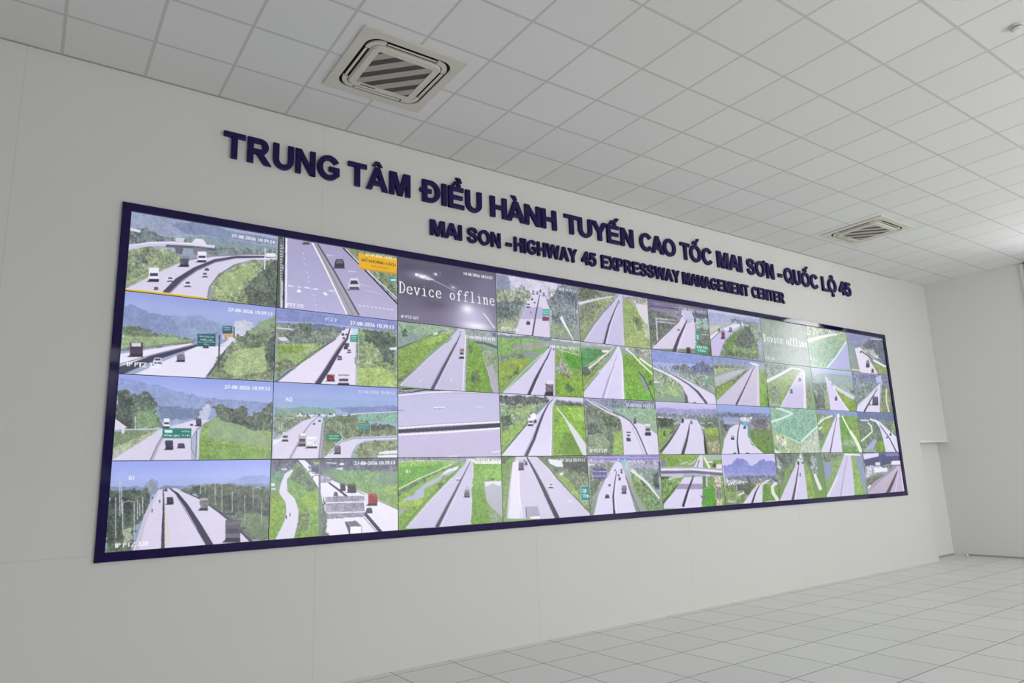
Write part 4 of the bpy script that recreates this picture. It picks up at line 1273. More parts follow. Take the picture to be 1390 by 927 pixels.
ART[(4,2)] = '''P a49cb8>8a94aa s 0,0 1000,0 1000,120 0,120
P 8a94aa>9cb4a4 s 0,120 1000,120 1000,300 0,300
P 9cb4a4>8aa070 s 0,300 1000,300 1000,1000 0,1000
P 7e88a4 t 233,26 567,-7 1009,24 1006,144 469,161 280,114
P 8fb49a>9cbc94 g 399,165 1007,132 992,443 784,379 624,292 466,230
P 74848c t 6,30 54,72 67,160 9,152
P 75886e>6a7c64 t 14,152 152,122 378,234 478,344 489,549 481,1012 8,1012
P 4f5f58 t 21,472 113,447 206,600 86,668 18,625
P 5a7050 t 228,320 376,280 421,414 396,574 293,553
P 8fae5a g 376,619 485,549 477,1012 343,1012
P 8a9c80 g 21,669 189,600 317,776 275,932 27,908
P dcd6f0 r 410,290 462,299 636,396 817,448 995,633 993,1012 494,1012 498,549 477,367
P dcd8ec n 27,36 139,132 270,228 413,314 424,287 280,205 148,113 35,21
P e4e2f0 n 103,62 226,134 376,239 380,229 230,123 107,52
P 6a687e n 834,1012 763,735 693,515 625,387 520,297 382,223 374,245 510,319 611,405 675,528 745,746 814,1012
P a8a6bc n 781,1012 712,727 634,498 627,502 705,731 774,1012
P efecf8 n 865,1012 786,726 779,730 858,1012
P 4f4c60 n 529,722 544,700 597,699 596,721
P d8d4e2 n 550,582 604,581 597,707 543,708
P 43435a n 552,634 595,633 595,664 550,664
P d8d4e2 n 548,664 597,664 595,696 546,697
P 2f2d3c n 544,692 598,691 597,713 543,713
P 3a3848 n 550,582 608,581 607,606 548,607
P 5a5668 n 535,756 543,746 602,746 603,756
P 3a3848 n 544,732 554,712 595,712 603,732 602,751 543,752
P 4a4a5c n 551,732 558,716 590,716 596,731
P 3c3a4a n 548,743 597,743 597,750 547,751
P 4f4c60 n 797,633 817,605 892,604 891,632
P b4aeb8 n 826,454 902,452 892,614 817,615
P 43435a n 830,520 890,519 889,558 826,559
P b4aeb8 n 823,559 892,558 890,600 821,601
P 2f2d3c n 818,594 893,593 891,621 816,622
P e8e6ee n 823,436 898,434 896,469 821,472
P 332f42 n 818,589 903,587 899,652 815,653
P 4f4c60 n 649,415 660,398 700,396 699,413
P 8a889a n 665,308 705,306 700,403 659,404
P 43435a n 667,347 699,346 698,369 664,370
P 8a889a n 663,370 700,369 699,394 661,396
P 2f2d3c n 660,391 700,390 699,407 659,408
P 5a5668 n 652,439 657,432 694,431 694,437
P 8a3a44 n 657,424 664,411 689,410 694,423 693,435 657,436
P 4a4a5c n 662,423 666,414 686,413 690,422
P 3c3a4a n 660,431 691,430 690,434 660,435
T f0f4ec 40,950 60 l IP PTZ 279
T d8dcee 972,130 60 r 27-08-2026 10:39:13'''
ART[(4,3)] = '''P a8a2d8>9c96cc s 0,0 1000,0 1000,130 0,130
P 9c96cc>b4b8c4 s 0,130 1000,130 1000,260 0,260
P b4b8c4>7f9478 s 0,260 1000,260 1000,1000 0,1000
P 8a84c0 h 10,9 1000,19 995,89 7,79
P b8b2e0 n 9,48 425,45 997,62 998,46 425,30 9,33
P 6a5fa8 n 11,79 109,92 99,135 13,138
P a8a4c4 t 11,89 371,75 1004,112 998,205 594,182 298,162 12,149
P e6e4ec n 12,149 82,150 105,173 11,170
P 7d8c84>6f8664 t 15,175 264,161 369,120 293,271 168,439 57,710 1,1012
P 566a50 t 38,411 169,407 166,482 60,647 20,644
P 6a6496 k 67,209 251,226 242,411 59,391
P c8c4dc n 60,273 250,280 251,270 60,263
P c8c4dc n 57,353 247,353 247,343 57,343
P a8a8b4 n 21,251 12,538 20,538 28,251
P dcd6f2 r 41,1012 125,651 256,335 350,152 404,98 454,155 495,368 535,613 606,1012
P 8a8c94 n 17,1012 98,653 196,445 294,307 289,301 189,437 87,645 2,1012
P 3a364a n 325,1012 321,708 343,515 382,275 375,274 329,512 299,706 297,1012
P f0eefa n 341,1012 344,688 373,450 367,449 338,687 335,1012
P 9aa29c n 488,345 518,424 572,572 785,1012 641,1012 535,613
P 5a586a n 664,1012 556,634 500,366 490,370 546,639 654,1012
P a9c8d0 h 440,88 526,112 555,236 492,268
P 8cc0d4 n 444,88 509,95 504,190 453,177
P 7fa458>6a9454 t 569,304 655,375 800,540 958,846 950,1012 785,1012 574,549
P 8aa49c t 591,226 986,239 966,710 802,495 631,307
P 4c5c56 t 874,385 982,297 970,641 889,591
P 46604a t 696,433 743,413 771,561 716,569
P dfe6e0 n 565,281 668,394 789,530 942,797 962,780 813,505 695,359 596,239
P 8a9098 n 624,268 982,298 983,285 626,255
P 6a5f88 n 974,123 1003,124 991,390 972,389
P 5a5668 n 197,730 204,717 259,721 259,735
P 35333f n 205,697 214,669 253,672 260,701 258,728 203,724
P 4a4a5c n 211,697 218,675 248,677 253,700
P 3c3a4a n 208,713 254,716 254,727 208,723
P 5a5668 n 250,528 254,520 288,522 288,530
P 55536a n 255,509 260,493 284,494 288,511 287,526 254,524
P 4a4a5c n 259,508 263,496 281,497 284,510
P 3c3a4a n 257,518 285,520 285,525 257,524
P 4f4c60 n 415,669 431,647 492,651 490,674
P 7c7a8a n 440,525 495,528 497,557 436,553
P 6a6878 k 436,553 497,557 491,654 431,650
P 2d2b3a n 431,641 492,645 488,671 432,667
P 5a5668 n 393,436 398,424 427,425 427,437
P 3e3c4e n 398,408 404,383 425,384 428,409 426,432 397,431
P 4a4a5c n 402,407 406,388 422,389 424,408
P 3c3a4a n 400,421 425,422 424,431 400,430
P 5a5668 n 387,366 390,358 410,359 410,367
P 45435a n 390,347 394,330 409,331 411,348 410,363 389,362
P 4a4a5c n 393,346 396,333 407,334 408,347
P 3c3a4a n 391,356 409,356 408,362 391,362
P 4f4c60 n 422,316 430,304 459,306 458,318
P 8a8898 n 434,238 461,239 462,254 432,253
P 6a6878 k 432,253 462,254 459,307 429,306
P 2d2b3a n 430,301 459,302 457,316 430,315
P 5a5668 n 346,271 349,265 366,266 366,271
P 6a687c n 349,257 352,245 364,246 366,258 366,269 349,268
P 4a4a5c n 351,257 354,248 363,248 364,257
P 3c3a4a n 350,263 365,264 364,268 350,268'''
ART[(5,0)] = '''P 7a748c>8a84a0 s 0,0 1000,0 1000,200 0,200
P 8a84a0>7a8a72 s 0,200 1000,200 1000,1000 0,1000
P 6f6884 h 11,2 498,-2 551,84 412,137 10,172
P 9a94ae n 61,73 534,32 536,21 62,62
P a8a2b8 n 115,83 491,89 493,80 116,75
P 57526a n 10,158 354,122 546,131 550,111 358,102 12,138
P 8c88a0 k 177,267 508,142 494,337 171,374
P 54505f n 12,190 100,286 107,277 24,173
P 66706a>5a684f t 14,183 161,235 347,245 475,341 309,537 126,801 -8,925
P d6d6de n 105,384 415,361 418,342 108,365
P d6d6de n 111,446 420,429 423,412 113,429
P cacad6 n 109,375 102,828 119,825 126,370
P 8a8898 n 151,389 398,343 395,386 149,431
P d8d2e8>d6cce6 r 46,917 264,663 429,445 526,295 548,121 727,110 752,314 751,607 740,886 24,988
P c4c4e0 n 567,130 727,116 737,243 576,286
P b8b8dc n 577,273 736,255 690,350 608,389
P 7a7484 h 556,10 1001,5 1005,217 739,218 726,122
P 8ab0ac t 736,255 974,210 977,446 762,459
P 68786c>5f7450 t 762,459 992,443 981,1048 705,1083
P 5f5f78 h 746,118 1004,92 995,206 800,219
P 6a6874 n 71,910 251,673 500,357 487,342 239,658 59,895
P eae8f2 n 105,888 306,624 301,618 100,882
P 4a465a n 381,1021 480,709 577,462 629,316 617,311 551,451 439,694 325,1003
P c8c4d4 n 745,777 756,361 741,365 731,780
P efecf8 n 414,1005 584,503 576,501 407,1003
P 3f9a88 n 750,552 826,539 814,706 737,718
P e0f0ec n 761,605 796,599 795,624 759,630
P e0f0ec n 767,653 798,648 796,672 765,677
P c4d0d0 n 853,585 983,566 984,551 854,570
P 3a3444 n 741,267 767,250 776,334 746,333
P 5a5668 n 438,563 444,554 487,547 487,555
P 8a889c n 445,544 452,526 482,521 487,536 486,551 444,559
P 4a4a5c n 450,542 455,529 478,525 482,536
P 3c3a4a n 447,552 483,545 483,551 447,557
P 5a5668 n 518,263 522,256 556,250 556,256
P 77758a n 523,247 529,233 552,229 556,241 556,253 522,260
P 4a4a5c n 527,246 531,235 549,232 552,241
P 3c3a4a n 525,254 553,249 553,253 525,259
P 2f9478 n 725,816 945,784 932,957 713,986
T eaf6f2 831,867 49 c TRẠM THU
T eaf6f2 826,934 44 c PHÍ 500m
P 4f4c60 n 540,1018 560,995 633,985 631,1006
P 5a3848 n 572,881 637,871 639,897 566,908
P 4a3040 k 566,908 639,897 633,987 560,997
P 2d2b3a n 560,989 633,979 628,1004 561,1013
P 54683c g 961,781 1013,774 1001,984 950,985
T c8c4d8 972,130 70 r 27-08-2026 10:39:13'''
ART[(5,1)] = '''P a4aae6>a6b0e4 s 0,0 1000,0 1000,280 0,280
P a6b0e4>98a6c4 s 0,280 1000,280 1000,450 0,450
P 98a6c4>8aa284 s 0,450 1000,450 1000,1000 0,1000
P 8c98d0 h 9,7 353,17 1004,13 996,185 667,200 339,228 -1,247
P 74848e>6f8288 t 336,263 471,236 622,277 728,181 813,111 859,177 999,209 998,415 651,427 327,403
P 5f6c9c t 644,251 813,111 846,203 997,234 1000,330 653,391
P 98a2bc t 0,303 260,295 325,426 117,380 2,348
P 8fa68c>94b074 t 0,382 178,419 319,519 425,624 472,769 426,876 -5,912
P dfe4dc n -1,617 98,614 96,642 -3,651
P 8aa494 n -1,656 100,647 93,755 -1,762
P 9ab87c g 158,738 384,673 452,771 296,863 152,828
P 98aa98 t 288,430 650,439 997,427 987,741 877,726 639,581 453,494
P 7aa08c g 722,526 990,452 990,645 837,586
P dcd6ee r 252,411 378,478 544,555 693,646 982,813 1003,931 1005,1026 528,1053 501,894 458,690 388,604 283,499
P e4e2f0 n -4,373 126,428 275,516 380,598 400,564 292,483 139,397 7,345
P 5a566e n 854,983 718,759 567,621 436,532 245,417 239,430 425,553 549,649 689,790 816,1017
P a4a0b8 n 783,941 659,751 524,611 518,619 652,759 776,949
P 8c9a94 n 999,801 910,739 811,690 806,701 901,756 985,824
P 6a6478 n 472,769 521,875 528,1053 470,1056
P 5a5668 n 590,1027 598,1017 656,1013 657,1023
P 45435a n 599,1003 609,981 650,979 657,999 656,1019 597,1022
P 4a4a5c n 606,1001 613,985 645,983 650,999
P 3c3a4a n 603,1014 652,1011 651,1018 602,1021
P a8a4b4 n 335,888 435,801 429,790 329,878'''
ART[(5,2)] = '''P cac6ea>bcb8e0 s 0,0 1000,0 1000,180 0,180
P bcb8e0>94a0b4 s 0,180 1000,180 1000,300 0,300
P 94a0b4>86a062 s 0,300 1000,300 1000,1000 0,1000
P 9c98cc h 7,135 170,116 408,137 990,95 1002,189 403,216 8,201
P a2a0d4 h 329,208 410,114 460,202
P 7f8e9a t 7,212 402,228 1002,189 1000,284 586,311 340,309 5,311
P e6e4f0 n 24,294 113,290 112,312 23,313
P eceaf4 n 176,299 248,307 247,324 175,318
P 566a52>7f9e54 t 9,322 211,314 301,344 352,410 249,568 92,767 -6,918 5,594
P 82a852 g 18,529 254,502 294,445 132,702 7,854
P 46583c t 82,571 132,559 135,658 85,659
P b0aca4 n 241,413 337,354 362,398 285,445
P 3f5040 t 13,333 246,335 256,457 12,486
P 5f7464 t 627,275 995,284 990,460 749,478 693,433
P 9ab44e>8cac44 g 758,478 1000,472 996,647 775,650
P 7f8f5c g 767,627 1002,635 982,995 778,993 744,788
P a8a878 t 786,765 978,741 967,995 809,970
P dcdce4 n 696,406 766,392 765,378 695,392
P dcdce4 n 825,390 906,382 906,368 825,376
P dcdce4 n 703,493 752,492 754,476 704,477
P dcd6f2>d8d2ec r 34,983 181,767 306,545 381,386 414,318 642,332 692,445 717,628 719,992
P 4a4a4c n 31,965 175,767 295,563 367,425 354,416 278,549 153,746 6,937
P e4e0ec n 67,956 225,727 216,718 58,947
P 433f54 n 381,1018 459,749 505,532 514,416 505,416 482,527 423,738 333,1000
P a09cb4 n 348,923 428,700 422,698 341,920
P 3a3a38 n 724,536 744,536 776,1015 722,1015
P e0dcec n 720,536 713,1015 722,1014 729,536
P 4f4c60 n 378,399 387,385 421,384 420,398
P 8a8898 n 394,307 425,306 425,324 391,325
P 3a3848 k 391,325 425,324 421,385 387,387
P 2d2b3a n 387,381 421,380 419,396 388,397
P 4f4c60 n 516,417 526,406 565,405 564,416
P 8a8898 n 532,347 567,346 568,360 529,361
P 8a7a88 k 529,361 568,360 564,406 526,407
P 2d2b3a n 526,403 565,402 562,414 527,416
P 5a5668 n 468,322 471,310 490,309 490,321
P e8e6f0 n 473,293 477,267 491,266 492,292 490,316 471,316
P 4a4a5c n 475,291 478,272 489,272 489,291
P 3c3a4a n 473,306 489,306 488,315 472,315'''
ART[(5,3)] = '''P 90a87a>6a9a40 s 0,0 1000,0 1000,1000 0,1000
P 8aaa4c>7ca444 g 15,9 630,13 526,128 335,189 99,215 17,116
P 8a84a0 h 14,95 97,107 99,204 11,212
P 74a83c g 106,97 285,123 243,198 108,204
P d8dce8 n 319,192 433,151 429,134 315,175
P e4e8f0 n 437,194 506,183 569,111 562,103 501,172 437,179
P a8b8ac n 688,14 1016,18 1008,116 719,121
P 78a04c g 699,121 1008,116 994,288 806,259
P e4e0e4 n 757,133 845,136 843,170 755,162
P 5a4a48 t 830,203 890,205 884,273 825,271
P e4e0dc n 900,205 1001,197 994,288 893,285
P e8e8d0 n 691,61 728,176 766,281 805,258 761,158 718,46
P dcd6ee r 639,18 688,19 668,277 487,271
P 4a465a n 580,254 629,110 617,106 568,249
P 8a888c n 503,264 589,123 578,114 492,256
P 7fae48>6aa034 t 5,371 356,419 254,576 137,718 -14,880 -1,540
P 3f5438 t 9,382 122,398 48,458 3,466
P c8ccd8 n 123,475 194,437 339,423 338,392 190,408 113,448
P d8d2f0 r 21,882 173,699 356,419 652,421 608,931 592,1022 -2,969
P 9c96b4 n 265,544 641,565 634,664 213,638
P 302d40 n 319,973 407,700 482,507 524,386 510,379 459,495 376,685 279,955
P efecf8 n 339,969 443,675 436,672 332,966
P 35383a n 1,893 143,702 259,547 253,540 133,691 -13,878
P e4e2ec n 59,889 175,724 169,717 52,882
P 7a9a5c>5aa038 g 653,410 871,431 839,950 841,1045 597,1023 632,686
P 54a830 g 667,666 832,677 830,949 656,935
P 7a5c88 t 615,784 678,777 671,865 609,860
P c8bca4 t 831,441 981,436 940,998 846,990 850,700
P 8a8080 t 855,633 954,639 944,886 865,880
P b4aec6 n 9,233 518,239 998,300 986,436 506,404 4,387
P efecf8 n 6,284 513,297 992,360 996,331 516,269 8,257
P 6f698a n 7,347 509,357 985,427 993,377 513,308 9,300
P c4c0d4 n 6,350 350,364 347,413 4,392
P c4c4d8 n 708,385 781,388 777,433 705,429
P 6a7468 n 657,422 705,424 688,645 650,643
P c8ccc8 n 706,435 733,436 719,614 692,612'''
ART[(6,0)] = '''P c4c4e4>b0b4d4 s 0,0 1000,0 1000,160 0,160
P b0b4d4>8090a0 s 0,160 1000,160 1000,1000 0,1000
P a4aacc h 3,71 293,66 1010,36 997,166 -3,328
P 7f90a8 t 407,131 684,115 986,113 981,169 430,215
P aab0bc h 6,309 430,215 676,205 268,365 1,463
P c8c4b8 n 7,377 244,300 147,421 1,547
P e2deee r -2,581 114,478 206,411 458,245 676,205 608,271 416,374 -4,699
P c8bce4 r 11,697 217,460 448,351 609,253 442,422 278,605 130,983 1,1000
P 7c9c5a>6a8a4e t 147,947 291,620 441,440 639,265 803,182 994,203 998,492 895,562 890,936 261,974
P 55635a t 444,579 633,337 738,212 818,359 844,587 751,743 446,717
P 6a8a4a g 290,637 471,435 598,378 416,722 228,851
P 8a9a94 t 830,231 997,166 982,494 851,515
P a4a8b8>9094a0 h 895,562 1009,544 999,976 889,954
P 5c7a4c t 225,886 836,837 890,936 246,985
P 6a6474 n 3,689 208,452 269,409 262,392 198,438 -8,676
P 4f4c60 n 188,614 207,581 272,571 269,601
P a89aa8 n 223,416 282,406 282,444 217,455
P 6a5058 k 217,455 282,444 271,575 206,585
P 2d2b3a n 207,574 272,563 267,598 207,607
P 4f4c60 n 343,441 360,422 421,411 419,428
P 8a8898 n 371,330 425,321 427,341 366,352
P 77758a k 366,352 427,341 420,413 360,424
P 2d2b3a n 360,417 421,407 417,427 361,436
P 5a5668 n 152,455 157,439 193,433 192,449
P 6a6060 n 159,419 167,386 192,382 194,413 192,442 157,448
P 4a4a5c n 163,417 169,392 188,389 190,412
P 3c3a4a n 160,435 190,430 189,441 159,446
P 5a5668 n 584,285 588,269 613,265 612,280
P 6a6878 n 590,247 597,214 614,211 615,243 612,273 587,278
P 4a4a5c n 593,245 598,221 612,218 612,242
P 3c3a4a n 590,264 611,261 610,272 589,276
P a4a8d8 n 908,91 988,94 984,132 904,128'''
ART[(6,1)] = '''P 8c98c4>98a6b8 s 0,0 1000,0 1000,100 0,100
P 98a6b8>84a45c s 0,100 1000,100 1000,1000 0,1000
P 8a96c0 h 6,18 726,12 979,16 970,106 3,152
P 7f9070 t 7,184 348,161 652,143 616,199 189,314 0,367
P a0b080 g 22,266 374,209 586,185 189,314 15,349
P c0bcd0>b8b8c4 r 7,449 337,289 600,201 516,296 326,417 8,613
P acb8b0 h 13,547 327,400 293,454 19,645
P 6a7c44 t 11,662 198,547 481,351 645,213 675,227 311,587 14,890
P 86a24c g 30,693 320,485 311,587 22,873
P cdc6de>cac0da r 18,922 308,620 574,324 796,91 868,83 812,991 11,1004
P 423e4e n 372,1000 557,622 800,111 790,107 537,612 342,984
P d8d4e8 n 398,992 617,562 609,558 390,988
P d8d2da n 795,975 873,117 857,119 748,977
P a4aab4 h 880,46 1008,48 1006,226 872,205
P 8caa5c>74aa38 g 874,188 1008,208 1013,806 1010,989 820,991
P 5a6a64 h 985,598 1027,665 1011,980 963,983
P e4e4f0 n 675,53 816,54 907,96 779,111'''
ART[(6,2)] = '''P 9aa8e4>98a6dc s 0,0 1000,0 1000,120 0,120
P 98a6dc>8494b4 s 0,120 1000,120 1000,200 0,200
P 8494b4>74955a s 0,200 1000,200 1000,1000 0,1000
P 6f80a4 t 18,179 378,171 436,185 979,143 986,229 428,268 18,268
P 6a789c t 10,187 161,164 407,169 431,235 354,271 25,267
P 9aa2c8 n 97,248 400,253 378,336 101,362
P b4b0d0 n 99,389 373,389 377,349 103,350
P 5a5a70 t 97,410 239,422 142,554 88,523
P 7a8c78>7f9c52 t 28,316 104,329 89,683 9,969 39,524
P 86829c t 609,261 936,248 974,504 587,496
P 6a6a74 t 667,292 889,250 930,471 678,494
P 728a50>64903e g 557,496 984,487 988,997 784,994 591,778
P 5f7c3c t 755,660 941,675 843,710
P 8aa078 t 944,334 992,332 990,504 914,471
P dcd8f0 r 13,1001 86,715 190,488 313,404 536,397 516,613 572,811 784,994 782,1011
P 39364a n 334,1003 323,762 353,551 394,386 382,384 335,549 298,763 302,1007
P c8ccc0 n 76,751 210,474 202,470 62,743
P e4e0e8 n 534,683 638,865 763,1000 774,989 649,856 545,675
P 7ab0d0 n 453,317 554,280 533,431 456,449
P e4e4f0 t 400,253 627,227 601,345 421,351
P 5a5668 n 196,713 204,694 262,694 261,712
P 2f2d3a n 206,669 218,631 258,631 264,669 261,704 203,705
P d8d4e4 n 213,668 222,639 253,638 257,667
P 3c3a4a n 209,689 257,689 256,702 208,703
P 5a5668 n 444,483 451,472 502,471 502,482
P 3a3a48 n 452,458 462,435 498,434 503,456 501,477 451,478
P 4a4a5c n 459,456 466,439 493,439 497,455
P 3c3a4a n 455,469 498,468 497,476 455,477
P 5a5668 n 208,1004 215,997 272,998 273,1005
P 4a485a n 216,988 226,973 266,974 273,988 272,1002 215,1001
P 4a4a5c n 223,987 230,976 261,977 266,987
P 3c3a4a n 220,995 268,996 268,1001 219,1000
P 5a5668 n 433,1007 443,1000 517,1001 518,1008
P 4a485a n 444,990 456,976 508,976 518,991 517,1005 443,1004
P 4a4a5c n 453,990 462,979 502,979 509,990
P 3c3a4a n 449,998 511,999 511,1004 449,1003
P a8a8a0 n 665,447 706,496 712,490 671,441'''
ART[(6,3)] = '''P cac6ee>d0ccee s 0,0 1000,0 1000,300 0,300
P d0ccee>70905c s 0,300 1000,300 1000,1000 0,1000
P 8a8ed2>8c94cc h 15,235 171,208 219,145 281,99 382,101 465,167 487,249 531,250 641,204 725,124 772,112 814,159 923,162 999,197 1000,498 24,454
P 989cd4 h 32,360 298,387 992,415 998,515 23,469
P 747c94 t 25,438 987,464 1005,599 572,608 40,594
P cdd0dc t 46,517 429,552 365,613 52,611
P e8e8f2 n 49,486 71,487 69,509 47,508
P 5a6072 n 83,545 105,547 103,568 81,567
P 8a90a4 n 124,527 146,528 144,550 122,549
P e8e8f2 n 165,509 187,510 185,532 163,531
P 5a6072 n 199,569 222,570 220,592 197,591
P 8a90a4 n 241,550 264,552 262,574 239,572
P e8e8f2 n 283,532 306,533 304,555 281,554
P 5a6072 n 325,514 348,515 346,537 323,536
P 8a90a4 n 360,574 383,575 381,598 358,596
P e8e8f2 n 402,556 426,557 424,579 400,578
P 5a6072 n 445,537 469,538 466,561 443,559
P 8a90a4 n 488,518 512,520 510,542 486,541
P e8e8f2 n 524,580 548,581 546,603 522,602
P 5a6072 n 567,561 591,562 589,585 565,584
P 8a90a4 n 611,542 635,543 633,566 609,565
P e8e8f2 n 655,523 680,524 677,547 653,546
P 5a6072 n 692,585 716,587 714,609 690,608
P 8a90a4 n 737,566 761,568 759,591 734,589
P e8e8f2 n 782,547 806,549 804,572 779,570
P 5a6072 n 827,528 852,530 849,552 824,551
P 8a90a4 n 864,591 889,592 887,615 862,614
P e8e8f2 n 910,572 935,573 932,596 907,595
P 6a8a48>749652 t 25,609 574,592 599,642 335,943 285,1017 5,1008
P 8aa058 g 39,765 355,723 319,800 48,827
P 6f9a44 g 689,647 876,625 1026,700 1011,996 671,985
P 5a7040 t 375,661 539,638 433,823 348,802
P d8d4ea r 301,995 467,778 599,642 838,540 852,558 704,648 661,1009
P 35323f n 485,1008 567,790 650,649 638,640 543,778 451,993
P e4e2f0 n 694,639 857,550 850,532 687,622
P d0b050 n 579,608 694,598 682,639 585,633
P dce4d8 n 952,589 855,679 855,834 935,994 996,959 919,812 915,703 992,638
P cfd8c8 n 717,981 981,977 995,998 731,998
P 5f6078 k 227,621 393,622 383,733 225,730
P c8ccd0 n 218,628 210,839 220,839 227,628
P e4e4e8 n 242,832 354,793 346,763 235,803
P b8b8a8 n 43,889 193,931 190,962 37,950'''
ART[(7,0)] = '''P 8e9aa0>9aa0b4 s 0,0 1000,0 1000,500 0,500
P 9aa0b4>a09cc0 s 0,500 1000,500 1000,1000 0,1000
P 8a968c>98a4a0 h -18,-14 1060,-25 992,1023 -54,1018
D f0f4f2 30,530 985,530 165
T dfe8e4 30,930 50 l IP PTZ 301'''
ART[(7,1)] = '''P 94a4ac>8ea096 s 0,0 1000,0 1000,120 0,120
P 8ea096>8aa468 s 0,120 1000,120 1000,1000 0,1000
P 84948c t 24,46 477,29 505,81 27,348 19,260
P e2e4ee n 14,472 292,294 565,102 549,66 271,243 -11,405
P dfe0ea n 536,92 799,109 807,79 544,62
P 94ac78>8aa45c g 9,526 552,131 745,128 615,345 225,968 -1,946
P 7f987c t 38,558 257,504 212,933 31,944
P a8b4a0 n 18,919 214,907 209,960 13,962
P cac4e6 r 224,977 470,558 723,168 804,84 854,116 788,991 221,1003
P e6e0ec n 785,990 846,135 821,139 720,995
P e8e6f2 n 246,970 684,249 674,244 236,964
P 8fa0a0 h 881,38 989,45 880,1004 806,990
P 7a8a78 t 869,451 942,444 882,986 815,989
P 5a5668 n 456,670 466,645 525,640 523,665
P 77758a n 470,612 484,562 525,559 529,608 524,654 465,658
P 4a485a n 477,609 488,572 519,569 522,606
P 3c3a4a n 472,638 521,634 519,652 470,656
P 5a5668 n 669,372 679,354 743,348 742,365
P 8a86a0 n 682,329 696,291 741,287 746,323 742,357 678,363
P 4a4a5c n 690,327 700,298 735,295 739,322
P 3c3a4a n 685,348 739,343 737,356 683,361'''
ART[(7,2)] = '''P 96bca8>a4bca0 s 0,0 1000,0 1000,1000 0,1000
P 8ab8a4>84b49c g 25,2 1003,4 950,593 543,757 301,654 26,469
P 92b8a0 g 24,11 200,45 424,141 11,297
P d8ece0 n 13,348 182,287 375,197 483,136 471,105 363,160 172,244 4,299
P cde4d8 n 130,34 288,81 448,147 472,96 308,35 145,-7
P a4c08c>a8bc94 g 22,503 240,603 577,757 566,1004 20,997
P c8dccc n 264,648 553,778 565,755 275,626
P d4e4d8 n 591,773 846,539 1006,409 979,374 818,505 563,741
P bcc8b8 g 571,810 986,446 934,1017 531,1012
P c8d4b4 t 76,605 265,672 280,845 87,811
P e4ece4 n 12,912 149,999 20,997
P 6f8a70 t 19,845 109,913 41,947
P 4a6a54 n 210,646 227,646 223,681 207,681'''
ART[(7,3)] = '''P 74867a>789a54 s 0,0 1000,0 1000,1000 0,1000
P 66786c>6a8460 t 2,12 513,18 480,157 281,443 35,766 -36,992
P a4b0ac t 25,96 142,218 97,335 19,315
P 7a9a58 g 154,404 428,173 203,558 90,703
P 5f7a5c t 582,19 862,23 826,466 632,178
P 88ac50 g 600,160 690,425 740,742 742,1020 577,1024
P 94a4a0 t 736,39 887,113 857,502 756,463
P dfe6dc n 765,473 795,617 852,833 928,809 859,596 817,456
P d4cee8 r -6,1003 154,707 399,276 488,88 564,19 586,282 584,1033 -8,1028
P 524e62 n 285,1015 392,639 488,228 474,225 360,631 235,1000
P e6e2f2 n 325,1005 444,537 431,534 312,1002
P e8e8f0 t 473,70 549,1 589,107 562,194 463,157
P 5a5668 n 438,257 446,238 490,239 488,258
P 4a4a50 n 449,212 460,173 491,174 493,213 489,249 445,248
P 4a4a5c n 454,210 462,181 486,182 488,211
P 3c3a4a n 450,233 487,234 485,248 448,247
P 5a5668 n 530,232 536,223 580,224 580,234
P 6a6a70 n 537,211 546,192 577,193 582,212 580,229 535,228
P 4a4a5c n 543,210 549,196 573,197 577,211
P 3c3a4a n 540,221 577,222 576,228 539,227
P 5a5668 n 464,499 469,482 493,483 491,500
P 8a88b0 n 471,460 479,426 495,427 495,461 492,492 468,491
P 4a4a5c n 475,458 480,433 493,433 492,459
P 3c3a4a n 471,478 491,479 490,491 470,490'''
ART[(8,0)] = '''P a0b098>9ab49a s 0,0 1000,0 1000,1000 0,1000
P a4b48c>94a490 t 11,39 511,-9 993,10 698,80 9,368
P e0e4e6 n 14,408 290,291 553,174 862,87 863,38 549,114 280,221 4,327
P 8cb08c>88ac94 g 19,443 483,215 966,56 956,282 662,666 349,979 15,941
P a0b888 g 760,69 982,12 941,244 762,211
P e4e8ec n 398,983 674,674 985,246 960,232 650,658 377,965
P b0b0dc r 406,982 705,640 980,258 969,948
P b8c4bc n 5,713 50,726 48,822 1,828
P b8c8b4 n 12,950 365,986 371,966 18,931'''
ART[(8,1)] = '''P b4bce8>a8b4d0 s 0,0 1000,0 1000,140 0,140
P a8b4d0>84986c s 0,140 1000,140 1000,1000 0,1000
P 9cacb0 h 10,142 968,101 996,497 722,421 405,294 -24,428
P 7c9088>6a7c70 t -1,388 342,338 319,968 -20,1004
P 5c6c60 t -19,689 229,633 227,954 -18,985
P 98a884 g 253,593 339,510 319,968 224,973
P d4d4e4 n 443,439 678,579 939,722 1003,632 734,499 493,368
P 8cac4a>7ca034 g 517,477 701,579 984,736 968,992 823,1009 608,683
P 98ac9c g 500,304 968,400 982,597 714,480
P e0dcee n 311,206 459,327 432,388 325,320
P dad0ee r 311,206 359,202 463,443 588,684 804,1000 343,1004 344,625
P efecf6 n 472,448 612,727 792,1017 814,1003 633,713 494,434
P 5a5668 n 473,765 483,741 542,738 540,761
P 5a586c n 487,710 502,662 543,659 546,706 540,750 481,754
P 4a4a5c n 494,708 505,672 537,669 539,704
P 3c3a4a n 488,735 538,732 536,748 486,752
P 6a6a7a n 916,484 1000,467 988,557 925,562
P a4a4c0 n 310,1030 959,1048 966,1016 316,1000'''
